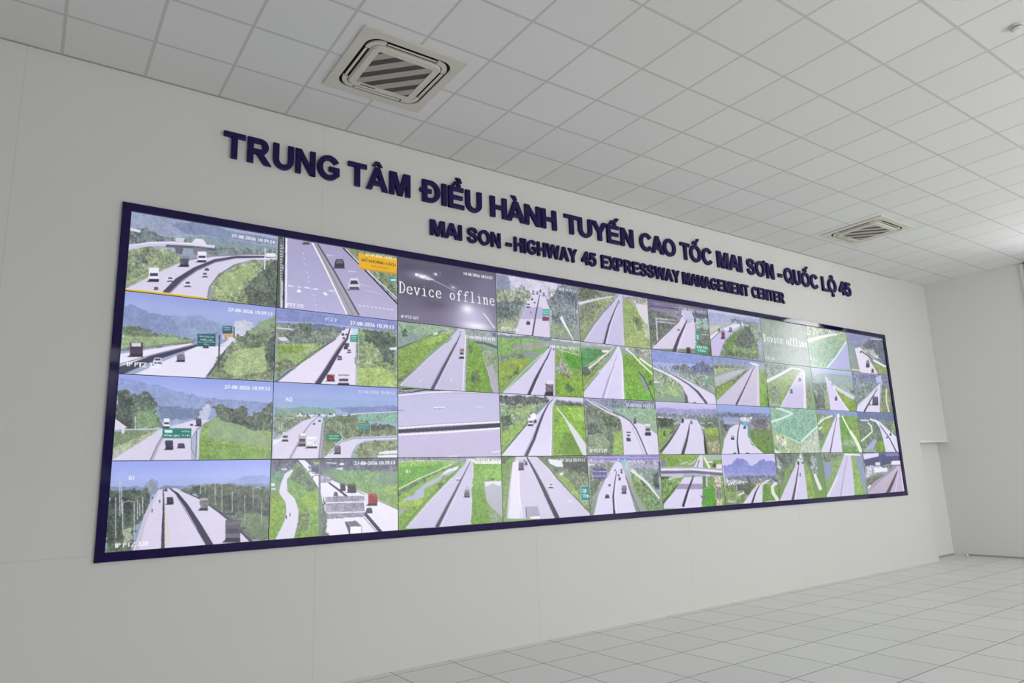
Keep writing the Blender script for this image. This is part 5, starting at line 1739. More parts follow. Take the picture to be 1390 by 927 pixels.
ART[(8,2)] = '''P a0a8d8>8c9cb0 s 0,0 1000,0 1000,100 0,100
P 8c9cb0>74a04c s 0,100 1000,100 1000,1000 0,1000
P 8a98c4 h -3,12 1007,9 992,118 -12,86
P 7c946c>84a054 g 5,95 432,132 381,228 -13,844
P e6ece8 n 13,357 183,224 378,152 370,117 169,192 -7,329
P c8dccc n 65,283 174,149 157,137 48,271
P e4e8e4 n -1,444 139,358 133,404 13,480
P 88a04a g 128,293 365,210 213,513 69,626
P 7a8a70 t 9,517 156,514 60,699 2,717
P 6ea040>6ea44a g 549,127 1011,127 1000,1000 502,995
P 62983a g 561,336 965,304 968,576 567,582
P 8fa888 g 552,695 870,693 849,846 532,845
P 84a454 g 824,154 1026,166 1013,769 816,501
P eceee0 n 593,132 694,397 787,589 824,568 728,380 623,117
P e8ecd8 n 727,502 833,711 936,1017 1023,982 908,675 789,465
P dcd6f2 r -12,980 227,550 447,169 532,109 519,356 502,995
P 524e66 n 221,1003 343,606 481,169 470,167 323,602 192,998
P efecf8 n 171,737 425,229 415,225 161,733
P e8e6f2 n 484,101 547,70 544,165 485,168'''
ART[(8,3)] = '''P 8ca08c>80a060 s 0,0 1000,0 1000,1000 0,1000
P 7c9080 t -406,19 37,25 -14,294 -128,344 -355,178
P 8fae94 g -178,22 19,25 -10,258 -160,165
P 6f7f7a t -270,198 15,205 -3,348 -130,503 -254,357
P 70886c t 19,25 507,31 451,160 33,205
P 9098c0 n 40,224 198,218 173,552 57,600 36,474
P 6c9a68 g -103,433 43,421 1,828 -42,808
P 8aa85c g 290,230 499,87 304,413 80,709 19,758
P 84ac4e>90a868 g -415,247 -322,197 -169,677 -119,996 -408,1000
P 8c9a68 t -376,804 -185,816 -134,977 -396,975
P d4e4d0 n -312,366 -225,619 -80,982 -7,950 -166,592 -265,346
P cec9e6 r 8,987 290,521 543,50 700,53 703,315 670,981 643,1034 5,1014
P a09cb4 n 332,1013 467,549 613,90 600,87 448,545 307,1008
P e6e2ec n 47,982 338,529 316,517 10,960
P 92ac64>86b44c g 717,72 854,93 907,998 675,1018
P 8f9cb4 r 797,73 992,57 991,703 948,1001 913,961
P e8ecec n 541,60 936,85 943,46 548,22'''
ART[(9,0)] = '''P 9c9cd4>868cac s 0,0 1000,0 1000,160 0,160
P 868cac>7c8880 s 0,160 1000,160 1000,1000 0,1000
P 8c90b4 h 33,24 1054,-14 1057,116 297,251 20,272
P 5f6a80 t 581,103 1054,-14 998,791 774,605 624,414 376,302
P 8a9a98 h 20,272 180,331 208,881 212,1002 -19,1007
P 8c9a8c t 294,272 504,325 722,358 650,537 444,438
P bcc0c8 t 450,396 676,364 827,556 689,574
P e2dcec r 171,394 284,347 399,445 527,615 718,980 231,1021 210,717
P e4e2e8 n 261,380 454,541 618,648 959,798 996,745 656,597 498,494 304,334
P 5a5c64 n 324,448 524,566 622,647 650,619 550,536 348,417
P 8a9a64 g 563,673 974,794 987,1005 742,967
P 5a5668 n 400,852 418,809 516,798 512,840
P 45435a n 426,752 454,665 522,657 524,741 513,821 415,832
P 8a889c n 439,747 459,681 512,675 513,738
P 3c3a4a n 428,797 510,787 505,818 423,827
P 5a5668 n 533,970 545,946 612,939 610,962
P 4a4858 n 549,915 566,866 614,861 617,907 610,952 543,959
P 4a4a5c n 558,912 570,875 607,871 609,906
P 3c3a4a n 551,939 608,933 605,950 548,956
P d4d4ea n 673,77 997,48 1001,28 677,57
P d0d8c4 n -14,962 217,957 225,924 -6,929
P 5a5668 n 290,492 298,477 341,471 340,485
P 5a5a64 n 300,458 311,429 342,425 344,452 340,479 296,485
P 4a4a5c n 306,456 314,434 337,431 339,452
P 3c3a4a n 302,473 338,468 337,478 300,483'''
ART[(9,1)] = '''P a4a8cc>8088ac s 0,0 1000,0 1000,150 0,150
P 8088ac>7a8c7c s 0,150 1000,150 1000,1000 0,1000
P 6f7aa0 t 19,35 1009,15 998,228 598,181 432,115 30,255
P 7c98a0>7a9480 t 33,235 659,217 567,391 77,809 8,853
P b8bcec n 633,95 802,15 799,183 656,238
P dcd8f0 r -14,1011 53,830 390,547 669,299 762,208 621,981
P 302e42 n 215,1000 425,694 652,388 638,380 401,681 180,982
P c4c8d4 n 57,858 670,350 655,333 43,842
P b0b0cc n 753,188 826,160 770,374 610,981 697,483
P 7c9068>848c64 t 786,268 1008,312 997,962 621,981
P d8d8b8 n 887,364 826,683 861,974 902,962 868,677 929,361
P 4f4c60 n 402,824 448,786 612,776 607,812
P 77758a n 485,591 634,581 635,626 470,637
P 55536a k 470,637 635,626 611,781 448,790
P 2d2b3a n 450,777 614,767 601,808 450,817
P 5a5668 n 349,828 355,817 390,815 389,826
P 3a3848 n 357,802 366,780 390,779 392,800 389,821 354,823
P 4a4a5c n 361,801 368,784 387,783 388,799
P 3c3a4a n 358,814 387,812 386,820 357,822
P a4b4bc n 234,297 320,289 310,361 225,358'''
ART[(9,2)] = '''P 7c88b4>7c88ac s 0,0 1000,0 1000,120 0,120
P 7c88ac>70887c s 0,120 1000,120 1000,250 0,250
P 70887c>6a8a4a s 0,250 1000,250 1000,1000 0,1000
P 6a789c h 4,29 987,25 1004,211 21,205
P 6a8478>6a8458 t 21,205 363,173 548,387 605,727 628,1007 10,1000
P d8ecd8 n 237,279 317,361 321,481 -3,716 19,745 352,502 355,344 268,253
P a8acd4 r 157,846 375,669 433,708 318,905 78,962
P 9aa89c h 24,904 339,906 432,1005 31,1000
P 76a040 g 409,728 634,687 617,1007 367,1004
P 748c68>7c987c t 556,185 1004,211 1033,602 849,461 655,263
P dfe2ec n 58,227 289,229 295,201 64,199
P dcdaf2 r 408,161 572,225 826,462 1006,623 1002,1001 630,997 612,687 551,367
P 2f2d44 n 949,993 789,619 568,300 411,166 401,176 552,312 766,631 918,1006
P efecf8 n 309,193 472,242 565,354 587,338 496,215 330,155
P 5a5668 n 689,653 697,642 741,641 740,653
P 45435a n 699,626 709,602 741,602 744,626 740,648 696,648
P 4a4a5c n 705,625 712,607 736,607 739,625
P 3c3a4a n 701,639 738,638 737,647 699,647
P 5a5668 n 798,586 807,568 857,567 855,585
P 45435a n 811,544 824,507 859,506 861,543 855,577 805,578
P 4a4a5c n 817,542 827,514 854,514 855,541
P 3c3a4a n 812,563 854,562 852,575 810,576'''
ART[(9,3)] = '''P 6a6c94>8c90a8 s 0,0 1000,0 1000,300 0,300
P 8c90a8>b0a4b8 s 0,300 1000,300 1000,1000 0,1000
P dcd8f0 n 15,38 429,24 417,102 27,172
P 555478>52527a n 5,181 438,102 534,45 1019,112 1007,254 514,320 43,345
P 585a84 n 440,24 536,35 497,359 413,337
P 8480b8 n 622,46 1006,51 998,95 613,105
P c8cce0 t 43,345 320,315 611,402 579,460 249,505 2,628
P 6f8060 t 489,339 804,309 699,405 477,417
P d8dcec n 309,246 438,249 427,318 299,314
P e4e4f0 n 749,227 1000,223 997,314 735,317
P 7c8a64>6f8054 g 20,648 331,528 480,534 223,677 -5,816
P eceaf2 n 238,370 612,392 598,480 251,496
P c8bcc8>b8aac4 r 34,969 392,686 807,428 910,352 998,374 1007,1016 29,1006
P 544e54 n 473,999 584,851 897,431 849,589 583,997
P 5a5854 n 24,849 231,688 482,562 473,545 216,666 1,824
P f0eef4 n 34,869 116,798 89,772 6,842
P c0b0d0 r 606,989 920,432 998,515 996,1015
P e0d8ec n 746,1000 909,553 892,550 729,996
P e8e2ee n 990,993 989,513 962,516 963,995
P 5f5c88 n 672,993 1035,988 1028,1027 668,1013'''

# ---------------------------------------------------------------- pictures on the screens
GLY = {}
_tc = bpy.data.curves.new('caption', 'FONT'); _to = bpy.data.objects.new('caption', _tc); COL.objects.link(_to); _tc.resolution_u = 2
def caption(text):
    if text not in GLY:
        _tc.body = text; bpy.context.view_layer.update()
        me = _to.to_mesh(); me.calc_loop_triangles()
        v = [tuple(p.co)[:2] for p in me.vertices]
        k = 0.7/0.682
        tri = [[(v[i][0]*k, v[i][1]*k) for i in t.vertices] for t in me.loop_triangles]
        GLY[text] = (tri, max([p[0] for p in v] or [0])*k); _to.to_mesh_clear()
    return GLY[text]
# letters of the "Device offline" notice: pen strokes in a cell one unit wide, capitals one unit tall
DEV = {'D': '.1,0 .5,0 .75,.15 .88,.4 .88,.6 .75,.85 .5,1 .1,1|.22,0 .22,1', 'e': '.15,.36 .85,.36 .85,.46 .72,.62 .5,.66 .28,.6 .15,.42 .15,.26 .28,.06 .5,0 .72,.02 .86,.12',
       'v': '.15,.64 .5,0 .85,.64|.05,.64 .32,.64|.68,.64 .95,.64', 'i': '.25,.64 .52,.64 .52,0|.2,0 .84,0|.46,.88 .56,.88', 'c': '.82,.5 .66,.64 .46,.66 .26,.56 .16,.34 .26,.1 .48,0 .68,.02 .84,.14',
       'o': '.5,.66 .26,.58 .14,.33 .26,.08 .5,0 .74,.08 .86,.33 .74,.58 .5,.66', 'f': '.9,.86 .8,.98 .62,1 .46,.9 .42,.7 .42,0|.15,.62 .75,.62|.18,0 .72,0', 'l': '.22,1 .5,1 .5,0|.16,0 .84,0',
       'n': '.08,.64 .26,.64 .26,0|.26,.46 .42,.62 .6,.66 .74,.56 .76,.4 .76,0|.1,0 .42,0|.6,0 .92,0', ' ': ''}
def notice(q):                                # "D col x0,y x1,y height"
    x0, y = map(float, q[2].split(',')); x1 = float(q[3].split(',')[0]); h = float(q[4]); out = []
    cw = (x1-x0)/14; ax = 9/16
    for k, ch in enumerate('Device offline'):
        for st in DEV[ch].split('|'):
            if not st: continue
            p = [tuple(map(float, t.split(','))) for t in st.split(' ')]
            p = [(x0+cw*(k+.06+.88*a), y-h*b) for a, b in p]
            for (ax0, ay0), (bx0, by0) in zip(p, p[1:]):
                dx, dy = (bx0-ax0)/ax, by0-ay0; l = math.hypot(dx, dy) or 1; wd = 9 if abs(dy) > abs(dx) else 6
                nx, ny = -dy/l*wd*ax, dx/l*wd; ex, ey = dx/l*3*ax, dy/l*3
                out.append('P %s n %.1f,%.1f %.1f,%.1f %.1f,%.1f %.1f,%.1f' % (q[1], ax0+nx-ex, ay0+ny-ey, bx0+nx+ex, by0+ny+ey, bx0-nx+ex, by0-ny+ey, ax0-nx-ex, ay0-ny-ey))
    return out
def expand(prog):
    out = []
    for ln in prog.strip().split('\n'):
        if ln.startswith('D '): out += notice(ln.split(' '))
        else: out.append(ln)
    return '\n'.join(out)
RES = [(256, 144), (224, 126), (192, 108), (168, 95), (152, 86), (136, 77), (124, 70), (112, 63), (112, 63), (112, 63)]

m_pic = bpy.data.materials.new('lit_screen_picture'); m_pic.use_nodes = True
t = m_pic.node_tree; b = t.nodes['Principled BSDF']; at = t.nodes.new('ShaderNodeAttribute'); at.attribute_name = 'picture'
t.links.new(at.outputs['Color'], b.inputs['Emission Color']); b.inputs['Emission Strength'].default_value = SCREEN_GAIN
b.inputs['Base Color'].default_value = (0.012, 0.012, 0.014, 1); b.inputs['Roughness'].default_value = 0.2; b.inputs['Specular IOR Level'].default_value = 0.35
m_housing = mat('black_panel_housing', (0.012, 0.012, 0.014), 0.5, 0.3)

def display(c, r, label):
    root = thing('display_panel', label, 'screen', (PW*c+PW/2, 0, Z1-PH*r-PH/2), 'display panels of the video wall')
    g = 0.0004; bm = BM(); box(bm, -PW/2+g, PW/2-g, 0.0, 0.07, -PH/2+g, PH/2-g)
    obj('housing', bm, m_housing, root)
    W, H = RES[c]; img = lin(paint(W, H, expand(ART[(c, r)]), 100*c+r+7, caption))
    e = 0.003; X = np.linspace(-PW/2+e, PW/2-e, W); Z = np.linspace(PH/2-e, -PH/2+e, H)
    co = np.zeros((H, W, 3)); co[..., 0] = X[None]; co[..., 1] = -0.0012; co[..., 2] = Z[:, None]
    idx = np.arange(H*W).reshape(H, W)
    q = np.stack([idx[:-1, :-1], idx[1:, :-1], idx[1:, 1:], idx[:-1, 1:]], -1).reshape(-1, 4)
    me = bpy.data.meshes.new('screen')
    me.vertices.add(H*W); me.vertices.foreach_set('co', co.ravel())
    me.loops.add(q.size); me.loops.foreach_set('vertex_index', q.ravel().astype(np.int32))
    me.polygons.add(len(q)); me.polygons.foreach_set('loop_start', np.arange(0, q.size, 4, dtype=np.int32)); me.polygons.foreach_set('loop_total', np.full(len(q), 4, dtype=np.int32))
    me.update(calc_edges=True)
    a = me.color_attributes.new('picture', 'FLOAT_COLOR', 'POINT')
    a.data.foreach_set('color', np.concatenate([img, np.ones((H, W, 1))], -1).astype(np.float32).ravel())
    link('screen', me, m_pic, root)
SCREENS = {
(0,0): 'screen of a curving motorway above a yellow rail, top left corner of the video wall',
(0,1): 'screen of a dark red truck and green emergency sign, directly below the top left screen',
(0,2): 'screen of a wide green distance sign over a road between trees, leftmost column',
(0,3): 'screen of a long viaduct lined with lamp posts, bottom left corner of the video wall',
(1,0): 'screen of two cars and a yellow keep distance sign on grey asphalt',
(1,1): 'screen of a straight motorway with a red van and white truck at its bottom edge',
(1,2): 'screen of an exit ramp with a green arrow sign beside two trucks',
(1,3): 'screen of a red bus and a big ribbed sign back beside a winding lane',
(2,0): 'dark grey screen with a white Device offline notice over night headlight glare',
(2,1): 'screen of one pale truck between bright green verges, below the dark offline screen',
(2,2): 'screen of only pale asphalt crossed by a dark level median barrier',
(2,3): 'screen of a motorway between a grey pond and a water channel in green fields',
(3,0): 'screen of a busy hazy motorway with a teal sign, right of the dark offline screen',
(3,1): 'screen of a dark lorry low in the lane between flat green fields, second row',
(3,2): 'screen of a white tanker truck in the left lane, narrow path in grass at right',
(3,3): 'screen of a wide motorway with a teal sign cut off at its right edge',
(4,0): 'screen of an empty motorway with a pale dirt slope at right, fifth in top row',
(4,1): 'screen of an empty pale motorway between ditches and paved lanes, fifth in second row',
(4,2): 'screen of a road curving past dense trees with a truck and a car',
(4,3): 'screen of traffic beside a purple grey gantry sign back, fifth in bottom row',
(5,0): 'screen of a motorway under a dark overpass with green signs at right, top row',
(5,1): 'screen of a road curving through haze below blue sky, sixth in second row',
(5,2): 'screen of a pale viaduct with dark parapets and a yellow green field at right',
(5,3): 'screen of a pale overpass bridge casting its shadow on the motorway',
(6,0): 'screen of a large dark tree beside queueing lorries, top row',
(6,1): 'screen of an empty motorway with a grey pond at left, seventh in second row',
(6,2): 'screen of an overbridge before a bushy mound, one car on the left carriageway',
(6,3): 'screen of blue limestone mountains above a town, bottom row',
(7,0): 'washed out pale screen with a faint Device offline notice, top row',
(7,1): 'screen of two cars on a pale road beside a ditch, eighth in second row',
(7,2): 'screen of only pale green fields with dirt tracks, eighth in third row',
(7,3): 'screen of a tapering empty motorway, right of the blue mountains screen',
(8,0): 'pale screen of a field above a road edge, second from right in top row',
(8,1): 'screen of a single dark car on a pinkish road, second from right in second row',
(8,2): 'screen of an empty motorway with a straight white path, second from right in third row',
(8,3): 'screen of an empty motorway with a pond at left, second from right in bottom row',
(9,0): 'screen of traffic by a parallel service road, top right corner of the video wall',
(9,1): 'screen of a big dark lorry beside a black median line, rightmost in second row',
(9,2): 'screen of a road curving past a winding white track, rightmost in third row',
(9,3): 'screen of a road under purple grey bridge beams, bottom right corner of the video wall'}
for (c, r), lab in SCREENS.items(): display(c, r, lab)
bpy.data.objects.remove(_to); bpy.data.curves.remove(_tc)

# ---------------------------------------------------------------- glossy navy frame round the screens
m_navy = mat('glossy_navy_acrylic', (0.010, 0.0035, 0.072), 0.05, 0.34, 0.0)
FW = 0.0675
fr = thing('video_wall_frame', 'glossy navy blue mitred frame around the whole bank of screens', 'frame', (VW/2, 0, Z0-FW))
A_, B_, Cz, Dz = -VW/2, VW/2, FW, FW+PH*ROWS
def rail(pts):
    bm = BM(); a = [bm.verts.new((x, -0.0225, z)) for x, z in pts]; b_ = [bm.verts.new((x, -0.0025, z)) for x, z in pts]
    bm.faces.new(a); bm.faces.new(b_[::-1])
    for i in range(4): bm.faces.new((a[i], a[(i+1) % 4], b_[(i+1) % 4], b_[i]))
    bmesh.ops.bevel(bm, geom=list(bm.edges), offset=0.0012, segments=1, affect='EDGES')
    obj('rail', bm, m_navy, fr)
rail([(A_-FW, 0), (B_+FW, 0), (B_, Cz), (A_, Cz)]); rail([(A_-FW, Dz+FW), (A_, Dz), (B_, Dz), (B_+FW, Dz+FW)])
rail([(A_-FW, 0), (A_, Cz), (A_, Dz), (A_-FW, Dz+FW)]); rail([(B_+FW, 0), (B_+FW, Dz+FW), (B_, Dz), (B_, Cz)])

# ---------------------------------------------------------------- raised lettering
m_letter = mat('navy_letter_acrylic', (0.013, 0.006, 0.085), 0.42, 0.25)
# bold capitals drawn as overlapping solid pieces in a 716 high body: straight pieces, thick arcs and thick curves
def arc(cx, cz, ro, ri, a0, a1, k=18):
    t = [math.radians(a0+(a1-a0)*i/k) for i in range(k+1)]
    return [(cx+ro[0]*math.cos(a), cz+ro[1]*math.sin(a)) for a in t] + [(cx+ri[0]*math.cos(a), cz+ri[1]*math.sin(a)) for a in t[::-1]]
def rect(x0, z0, x1, z1): return [(x0, z0), (x1, z0), (x1, z1), (x0, z1)]
def brush(w, *p):
    q = np.array([p[0]]+list(p)+[p[-1]], float); c = []
    for i in range(1, len(q)-2):
        for u in np.linspace(0, 1, 4, endpoint=False):
            a, b_, d, e = q[i-1:i+3]; c.append(0.5*((2*b_)+(d-a)*u+(2*a-5*b_+4*d-e)*u*u+(3*b_-a-3*d+e)*u**3))
    c = np.array(c+[q[-2]]); t_ = np.gradient(c, axis=0); t_ /= np.linalg.norm(t_, axis=1)[:, None]; nn = np.c_[-t_[:, 1], t_[:, 0]]*w/2
    return [tuple(v) for v in np.r_[c+nn, (c-nn)[::-1]]]
def flip(p, w): return [(w-x, z) for x, z in p]
O_ = [arc(362, 358, (362, 370), (212, 240), 88, 272), arc(362, 358, (362, 370), (212, 240), 268, 452)]
E_ = [rect(0, 0, 148, 716), rect(0, 595, 530, 716), rect(0, 306, 490, 424), rect(0, 0, 545, 121)]
_la, _ly = [(0, 0), (157, 0), (418, 716), (265, 716)], [(0, 716), (174, 716), (404, 290), (256, 290)]
A_L = [_la, flip(_la, 683), rect(150, 160, 533, 280)]
def hat(c, z=775): return [[(c-150, z), (c-55, z), (c+40, z+95), (c+55, z+128), (c-55, z+128)], flip([(c-150, z), (c-55, z), (c+40, z+95), (c+55, z+128), (c-55, z+128)], 2*c)]
def acute(c, z): return [[(c-60, z), (c+35, z), (c+135, z+135), (c-5, z+135)]]
def grave(c, z): return [flip(acute(c, z)[0], 2*c)]
_m, _w = [(0, 716), (215, 716), (412, 0), (278, 0)], [(0, 716), (150, 716), (315, 0), (165, 0)]
_w2 = [(165, 0), (315, 0), (547, 716), (397, 716)]
C_ = [arc(355, 358, (355, 370), (205, 240), 36, 180), arc(355, 358, (355, 370), (205, 240), 177, 322)]
P_B = [rect(0, 0, 148, 716), rect(100, 595, 350, 716), arc(345, 498, (225, 218), (80, 97), -91, 91)]
LETTERS = {
'T': [rect(0, 595, 572, 716), rect(212, 0, 360, 640)], 'U': [rect(0, 255, 148, 716), rect(430, 255, 578, 716), arc(289, 275, (289, 287), (141, 162), 180, 360)],
'R': P_B + [rect(100, 280, 350, 401), [(235, 300), (410, 300), (645, 0), (468, 0)]], 'P': P_B + [rect(100, 280, 350, 401)],
'N': [rect(0, 0, 137, 716), rect(438, 0, 575, 716), [(0, 716), (148, 716), (575, 0), (427, 0)]],
'G': [arc(352, 358, (352, 370), (202, 240), 34, 180), arc(352, 358, (352, 370), (202, 240), 177, 316), rect(365, 268, 672, 388), [(530, 90), (605, 100), (672, 150), (672, 330), (530, 330)]],
'A': A_L, 'Â': A_L + hat(341), 'À': A_L + grave(320, 775), 'M': [rect(0, 0, 137, 716), rect(553, 0, 690, 716), _m, flip(_m, 690)],
'Đ': [rect(70, 0, 218, 716), rect(120, 595, 340, 716), rect(120, 0, 340, 121), arc(330, 358, (330, 358), (180, 237), -91, 91), rect(-10, 305, 360, 415)],
'I': [rect(0, 0, 150, 716)], 'E': E_, 'Ề': E_ + hat(280) + grave(410, 900), 'Ế': E_ + hat(270) + acute(425, 890),
'H': [rect(0, 0, 148, 716), rect(430, 0, 578, 716), rect(100, 300, 480, 424)], 'Y': [_ly, flip(_ly, 660), rect(256, 0, 404, 330)],
'C': C_, 'O': O_, 'Ố': O_ + hat(350) + acute(510, 890), 'Ộ': O_ + hat(362) + [rect(285, -200, 440, -62)],
'Ơ': O_ + [[(590, 520), (690, 520), (760, 610), (800, 790), (660, 790), (655, 690), (560, 640)]], 'Q': O_ + [[(395, 170), (470, 265), (740, 35), (665, -62)]],
'S': [brush(138, (515, 500), (480, 600), (390, 650), (290, 658), (180, 645), (98, 590), (84, 510), (130, 437), (240, 392), (350, 362), (455, 318), (508, 220), (478, 125), (390, 70), (290, 57), (175, 70), (95, 125), (66, 235))],
'L': [rect(0, 0, 148, 716), rect(0, 0, 525, 121)], '4': [rect(312, 0, 450, 716), rect(0, 148, 540, 268), [(0, 150), (0, 275), (318, 716), (400, 716), (400, 580), (150, 255)]],
'5': [rect(105, 590, 515, 716), [(105, 716), (235, 716), (195, 345), (55, 345)], brush(136, (85, 370), (180, 425), (280, 440), (390, 410), (455, 320), (458, 225), (425, 125), (345, 68), (255, 57), (150, 80), (90, 130), (70, 215))],
'-': [rect(0, 185, 270, 335)], 'W': [_w, _w2, flip(_w2, 944), flip(_w, 944)], 'X': [[(0, 716), (182, 716), (670, 0), (488, 0)], [(670, 716), (488, 716), (0, 0), (182, 0)]]}
def glyph(ch):
    lp = LETTERS[ch]; xs = [p[0] for l in lp for p in l]
    return lp, max(0, min(xs)) if ch != 'Đ' else -10, max(xs)
def inset(p, d):
    q = np.array(p, float); area = 0.5*np.sum(q[:, 0]*np.roll(q[:, 1], -1)-np.roll(q[:, 0], -1)*q[:, 1])
    if area < 0: q = q[::-1]
    e = np.roll(q, -1, 0)-q; e /= np.maximum(np.linalg.norm(e, axis=1), 1e-9)[:, None]; nn = np.c_[-e[:, 1], e[:, 0]]; pn = np.roll(nn, 1, 0)
    m = nn+pn; k = 1+np.sum(nn*pn, 1); return q, q+m/np.maximum(k, 0.35)[:, None]*d
def letter_mesh(ch, kx, kz, depth):
    lp, x0, x1 = glyph(ch); bm = BM(); bev = 0.0065
    for k_, l in enumerate(lp):
        _, l = inset([((x-x0)*kx, z*kz) for x, z in l], -0.0135*kz*716)
        q, r_ = inset(l, bev); _, mid_ = inset(l, bev*0.3); dep = depth+k_*0.0004
        lay = [[bm.verts.new((x, y, z)) for x, z in c] for c, y in ((q, 0), (q, -dep+bev), (mid_, -dep+bev*0.3), (r_, -dep))]
        n_ = len(q)
        for a, b_ in zip(lay, lay[1:]):
            for i in range(n_): j = (i+1) % n_; bm.faces.new((a[i], a[j], b_[j], b_[i]))
        if n_ > 8 and ch not in '-':           # thick curve: front as a strip of quads
            h_ = n_//2
            for c in (lay[0], lay[-1]):
                for i in range(h_-1): bm.faces.new((c[i], c[i+1], c[n_-2-i], c[n_-1-i]))
        else:
            bm.faces.new(lay[-1]); bm.faces.new(lay[0][::-1])
    bmesh.ops.recalc_face_normals(bm, faces=bm.faces)
    me = bpy.data.meshes.new('letter'); bm.to_mesh(me); bm.free()
    return me
def sign(label, z, cap, depth, words, origin):
    root = thing('wall_lettering', label, 'sign', (origin, 0, z))
    kz = cap/716.0
    for w, xa, xb in words:
        gap = 78 if len(w) > 1 else 0
        adv = []; tot = 0
        for i, ch in enumerate(w):
            _, a, b_ = glyph(ch); pair = w[i-1:i+1]
            g = 0 if i == 0 else gap*(0.15 if any(q in pair for q in ('TÂ', 'CA', 'AO', 'AY', 'WA', 'TU', 'UY', 'YẾ', 'TỐ', 'XP', 'EX', 'AI', 'MA', 'HÀ', 'ÀN', 'AN', 'NA', 'AG', 'LỘ', '45')) else 1)
            tot += g; adv.append(tot); tot += b_-a
        kx = (xb-xa)/tot
        for i, ch in enumerate(w):
            me = letter_mesh(ch, kx, kz, depth)
            link('letter', me, m_letter, root, (xa+adv[i]*kx-origin, -0.0008, 0))
    return root
sign('larger upper line of navy raised capitals, beginning TRUNG, just under the ceiling', 4.65, 0.245, 0.034,
     [('TRUNG', .691, 1.783), ('TÂM', 1.881, 2.568), ('ĐIỀU', 2.69, 3.467), ('HÀNH', 3.593, 4.553), ('TUYẾN', 4.687, 5.866), ('CAO', 5.992, 6.690), ('TỐC', 6.799, 7.465),
      ('MAI', 7.59, 8.165), ('SƠN', 8.294, 8.965), ('-', 9.085, 9.18), ('QUỐC', 9.247, 10.195), ('LỘ', 10.325, 10.76), ('45', 10.855, 11.222)], 5.95)
sign('smaller navy raised capitals MAI SON HIGHWAY 45 EXPRESSWAY MANAGEMENT CENTER above the screens', 4.282, 0.172, 0.034,
     [('MAI', 2.808, 3.197), ('SON', 3.273, 3.711), ('-', 3.792, 3.866), ('HIGHWAY', 3.908, 4.862), ('45', 4.939, 5.172), ('EXPRESSWAY', 5.267, 6.725), ('MANAGEMENT', 6.793, 8.265), ('CENTER', 8.345, 9.17)], 5.99)

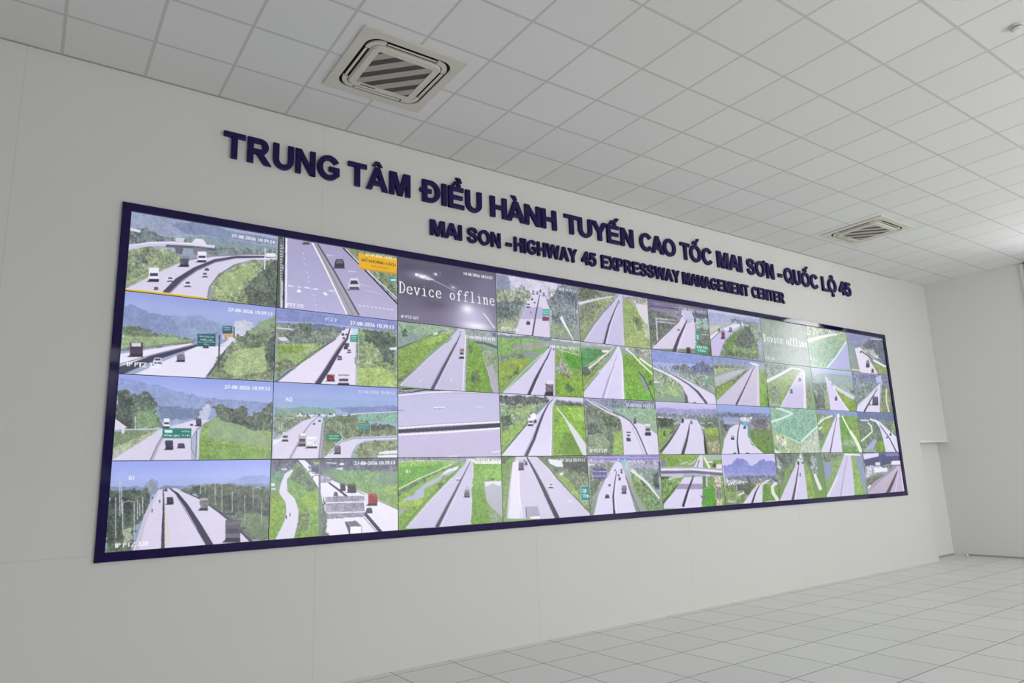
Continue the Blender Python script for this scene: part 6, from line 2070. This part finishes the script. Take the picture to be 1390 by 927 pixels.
# ---------------------------------------------------------------- ceiling cassette air conditioners
m_cream = mat('cream_plastic', (0.72, 0.69, 0.62), 0.45, 0.35); m_dark = mat('dark_duct', (0.02, 0.018, 0.016), 0.8, 0.1)
m_slat = mat('grey_grille_slat', (0.46, 0.44, 0.41), 0.5, 0.3)
m_perf = mat('perforated_grille', (0.1, 0.09, 0.08), 0.7, 0.2); n = N(m_perf)
tc = n.t.nodes.new('ShaderNodeTexCoord'); ck = n.t.nodes.new('ShaderNodeTexChecker'); n.t.links.new(tc.outputs['Object'], ck.inputs['Vector']); ck.inputs['Scale'].default_value = 95
ck.inputs['Color1'].default_value = (0.2, 0.19, 0.17, 1); ck.inputs['Color2'].default_value = (0.012, 0.01, 0.009, 1); n.base(ck.outputs['Color'])
def cassette(cx, cy, label):
    root = thing('air_conditioner', label, 'air conditioner', (cx, cy, CEIL), 'ceiling cassette air conditioners')
    bm = BM(); ring(bm, rsq(0, 0, 0.475, 0.008), rsq(0, 0, 0.392, 0.115), -0.016, -0.0006); bmesh.ops.recalc_face_normals(bm, faces=bm.faces)
    obj('panel', bm, m_cream, root)
    bm = BM(); prism(bm, rsq(0, 0, 0.391, 0.115), -0.005, -0.0008); obj('air_duct', bm, m_dark, root)
    bm = BM(); ring(bm, rsq(0, 0, 0.322, 0.08), rsq(0, 0, 0.252, 0.012), -0.034, -0.0055); bmesh.ops.bevel(bm, geom=[e for e in bm.edges if all(abs(v.co.z+0.034) < 1e-5 and max(abs(v.co.x), abs(v.co.y)) > 0.26 for v in e.verts)], offset=0.012, segments=3, affect='EDGES'); obj('inlet_surround', bm, m_cream, root)
    for k in range(4):
        bm = BM(); box(bm, -0.225, 0.225, -0.0125, 0.0125, -0.002, 0.002, 0.001)
        f = obj('louvre', bm, m_cream, root); a = math.pi/2*k
        f.location = (0.357*math.sin(a), -0.357*math.cos(a), -0.0165); f.rotation_euler = (math.radians(12), 0, a)
        bm = BM(); pts = []                   # corner cover between two louvres
        for (rr, rev) in ((0.131, 0), (0.085, 1)):
            arc = [(0.250+rr*math.cos(t_), 0.250+rr*math.sin(t_)) for t_ in np.linspace(0, math.pi/2, 9)]
            if not rev: arc = [(arc[0][0], 0.236)] + arc + [(0.236, arc[-1][1])]
            else: arc = [(arc[0][0], 0.236)] + arc + [(0.236, arc[-1][1])]
            pts += arc[::-1] if rev else arc
        sc = 0.88; pts = [(x, y) for x, y in pts]
        prism(bm, [(0.25+(x-0.25)*0.93, 0.25+(y-0.25)*0.93) for x, y in pts], -0.021, -0.0055)
        cc = obj('corner_cover', bm, m_cream, root); cc.rotation_euler = (0, 0, a)
    bm = BM(); prism(bm, rsq(0, 0, 0.2515, 0.012), -0.027, -0.006); g = obj('grille', bm, m_perf, root)
    # broad slats laid across the inlet on the diagonal, clipped to the square opening
    h = 0.2505
    def clip(d0, d1):
        poly = [(-h, -h), (h, -h), (h, h), (-h, h)]
        for s, d in ((1, d0), (-1, -d1)):
            out = []
            for i in range(len(poly)):
                p, q = poly[i], poly[(i+1) % len(poly)]; fp = s*(p[0]+p[1])/math.sqrt(2)-s*d*s if False else s*((p[0]+p[1])/math.sqrt(2)) - (d if s == 1 else d); fq = s*((q[0]+q[1])/math.sqrt(2)) - d
                if fp >= 0: out.append(p)
                if fp*fq < 0: u = fp/(fp-fq); out.append((p[0]+(q[0]-p[0])*u, p[1]+(q[1]-p[1])*u))
            poly = out
            if len(poly) < 3: return None
        return poly
    per = 0.142
    for k in range(-3, 4):
        poly = clip(k*per-0.037, k*per+0.037)
        if poly and len(poly) >= 3:
            bm = BM(); prism(bm, poly, -0.0295, -0.0272); obj('slat', bm, m_slat, g)
    bm = BM(); box(bm, -0.20, -0.06, 0.268, 0.279, -0.0355, -0.0343); obj('receiver_slot', bm, m_dark, root)
cassette(1.828, -1.188, 'cream square ceiling cassette air conditioner above the big TRUNG lettering')
cassette(9.735, -1.165, 'cream square ceiling cassette air conditioner at the far right end of the ceiling')

# ---------------------------------------------------------------- small ceiling and wall things
m_det = mat('white_detector_plastic', (0.7, 0.7, 0.7), 0.4, 0.4)
det = thing('smoke_detector', 'small round white smoke detector on the ceiling in the top right corner', 'smoke detector', (5.905, -4.50, CEIL))
bm = BM(); lathe(bm, [(0.052, -0.0006), (0.052, -0.014), (0.048, -0.017)]); obj('base', bm, m_det, det)
bm = BM(); lathe(bm, [(0.034, -0.0175), (0.034, -0.024)], 24); obj('sensor_slot', bm, m_dark, det)
bm = BM(); lathe(bm, [(0.042, -0.0245), (0.042, -0.034), (0.034, -0.042), (0.018, -0.046)]); obj('cap', bm, m_det, det)

m_curtain = mat('black_curtain', (0.01, 0.01, 0.014), 0.9, 0.1)
bm = BM()
pts = [(W1[1]+0.02, 5.215, 4.70), (-1.90, 5.215, 4.60), (-2.05, 5.215, 4.62), (-2.20, 5.215, 4.78), (-2.33, 5.215, 4.95)]
rows = []
ys = np.linspace(W1[1]-0.005, -2.34, 44)
for k, y in enumerate(ys):
    zb = np.interp(y, [p[0] for p in pts][::-1], [p[2] for p in pts][::-1]); x = XR-0.075+0.016*math.sin(k*1.15)
    rows.append([bm.verts.new((x, y, z)) for z in np.linspace(5.22, zb, 8)])
for a, b_ in zip(rows, rows[1:]):
    for i in range(7): bm.faces.new((a[i], a[i+1], b_[i+1], b_[i]))
bmesh.ops.solidify(bm, geom=list(bm.faces), thickness=0.004)
tag(obj('curtain', bm, m_curtain, smooth=True), 'short black curtain hanging at the top of the side window', 'curtain')

# small white floor stop in the corner beside the recess
bm = BM(); lathe(bm, [(0.026, 0.0006), (0.026, 0.010), (0.021, 0.014), (0.021, 0.036), (0.014, 0.044)], 20)
tag(obj('door_stop', bm, m_trimwhite, None, (13.96, -0.075, 0), smooth=True), 'small white floor stop in the far corner beside the wall recess', 'door stop')
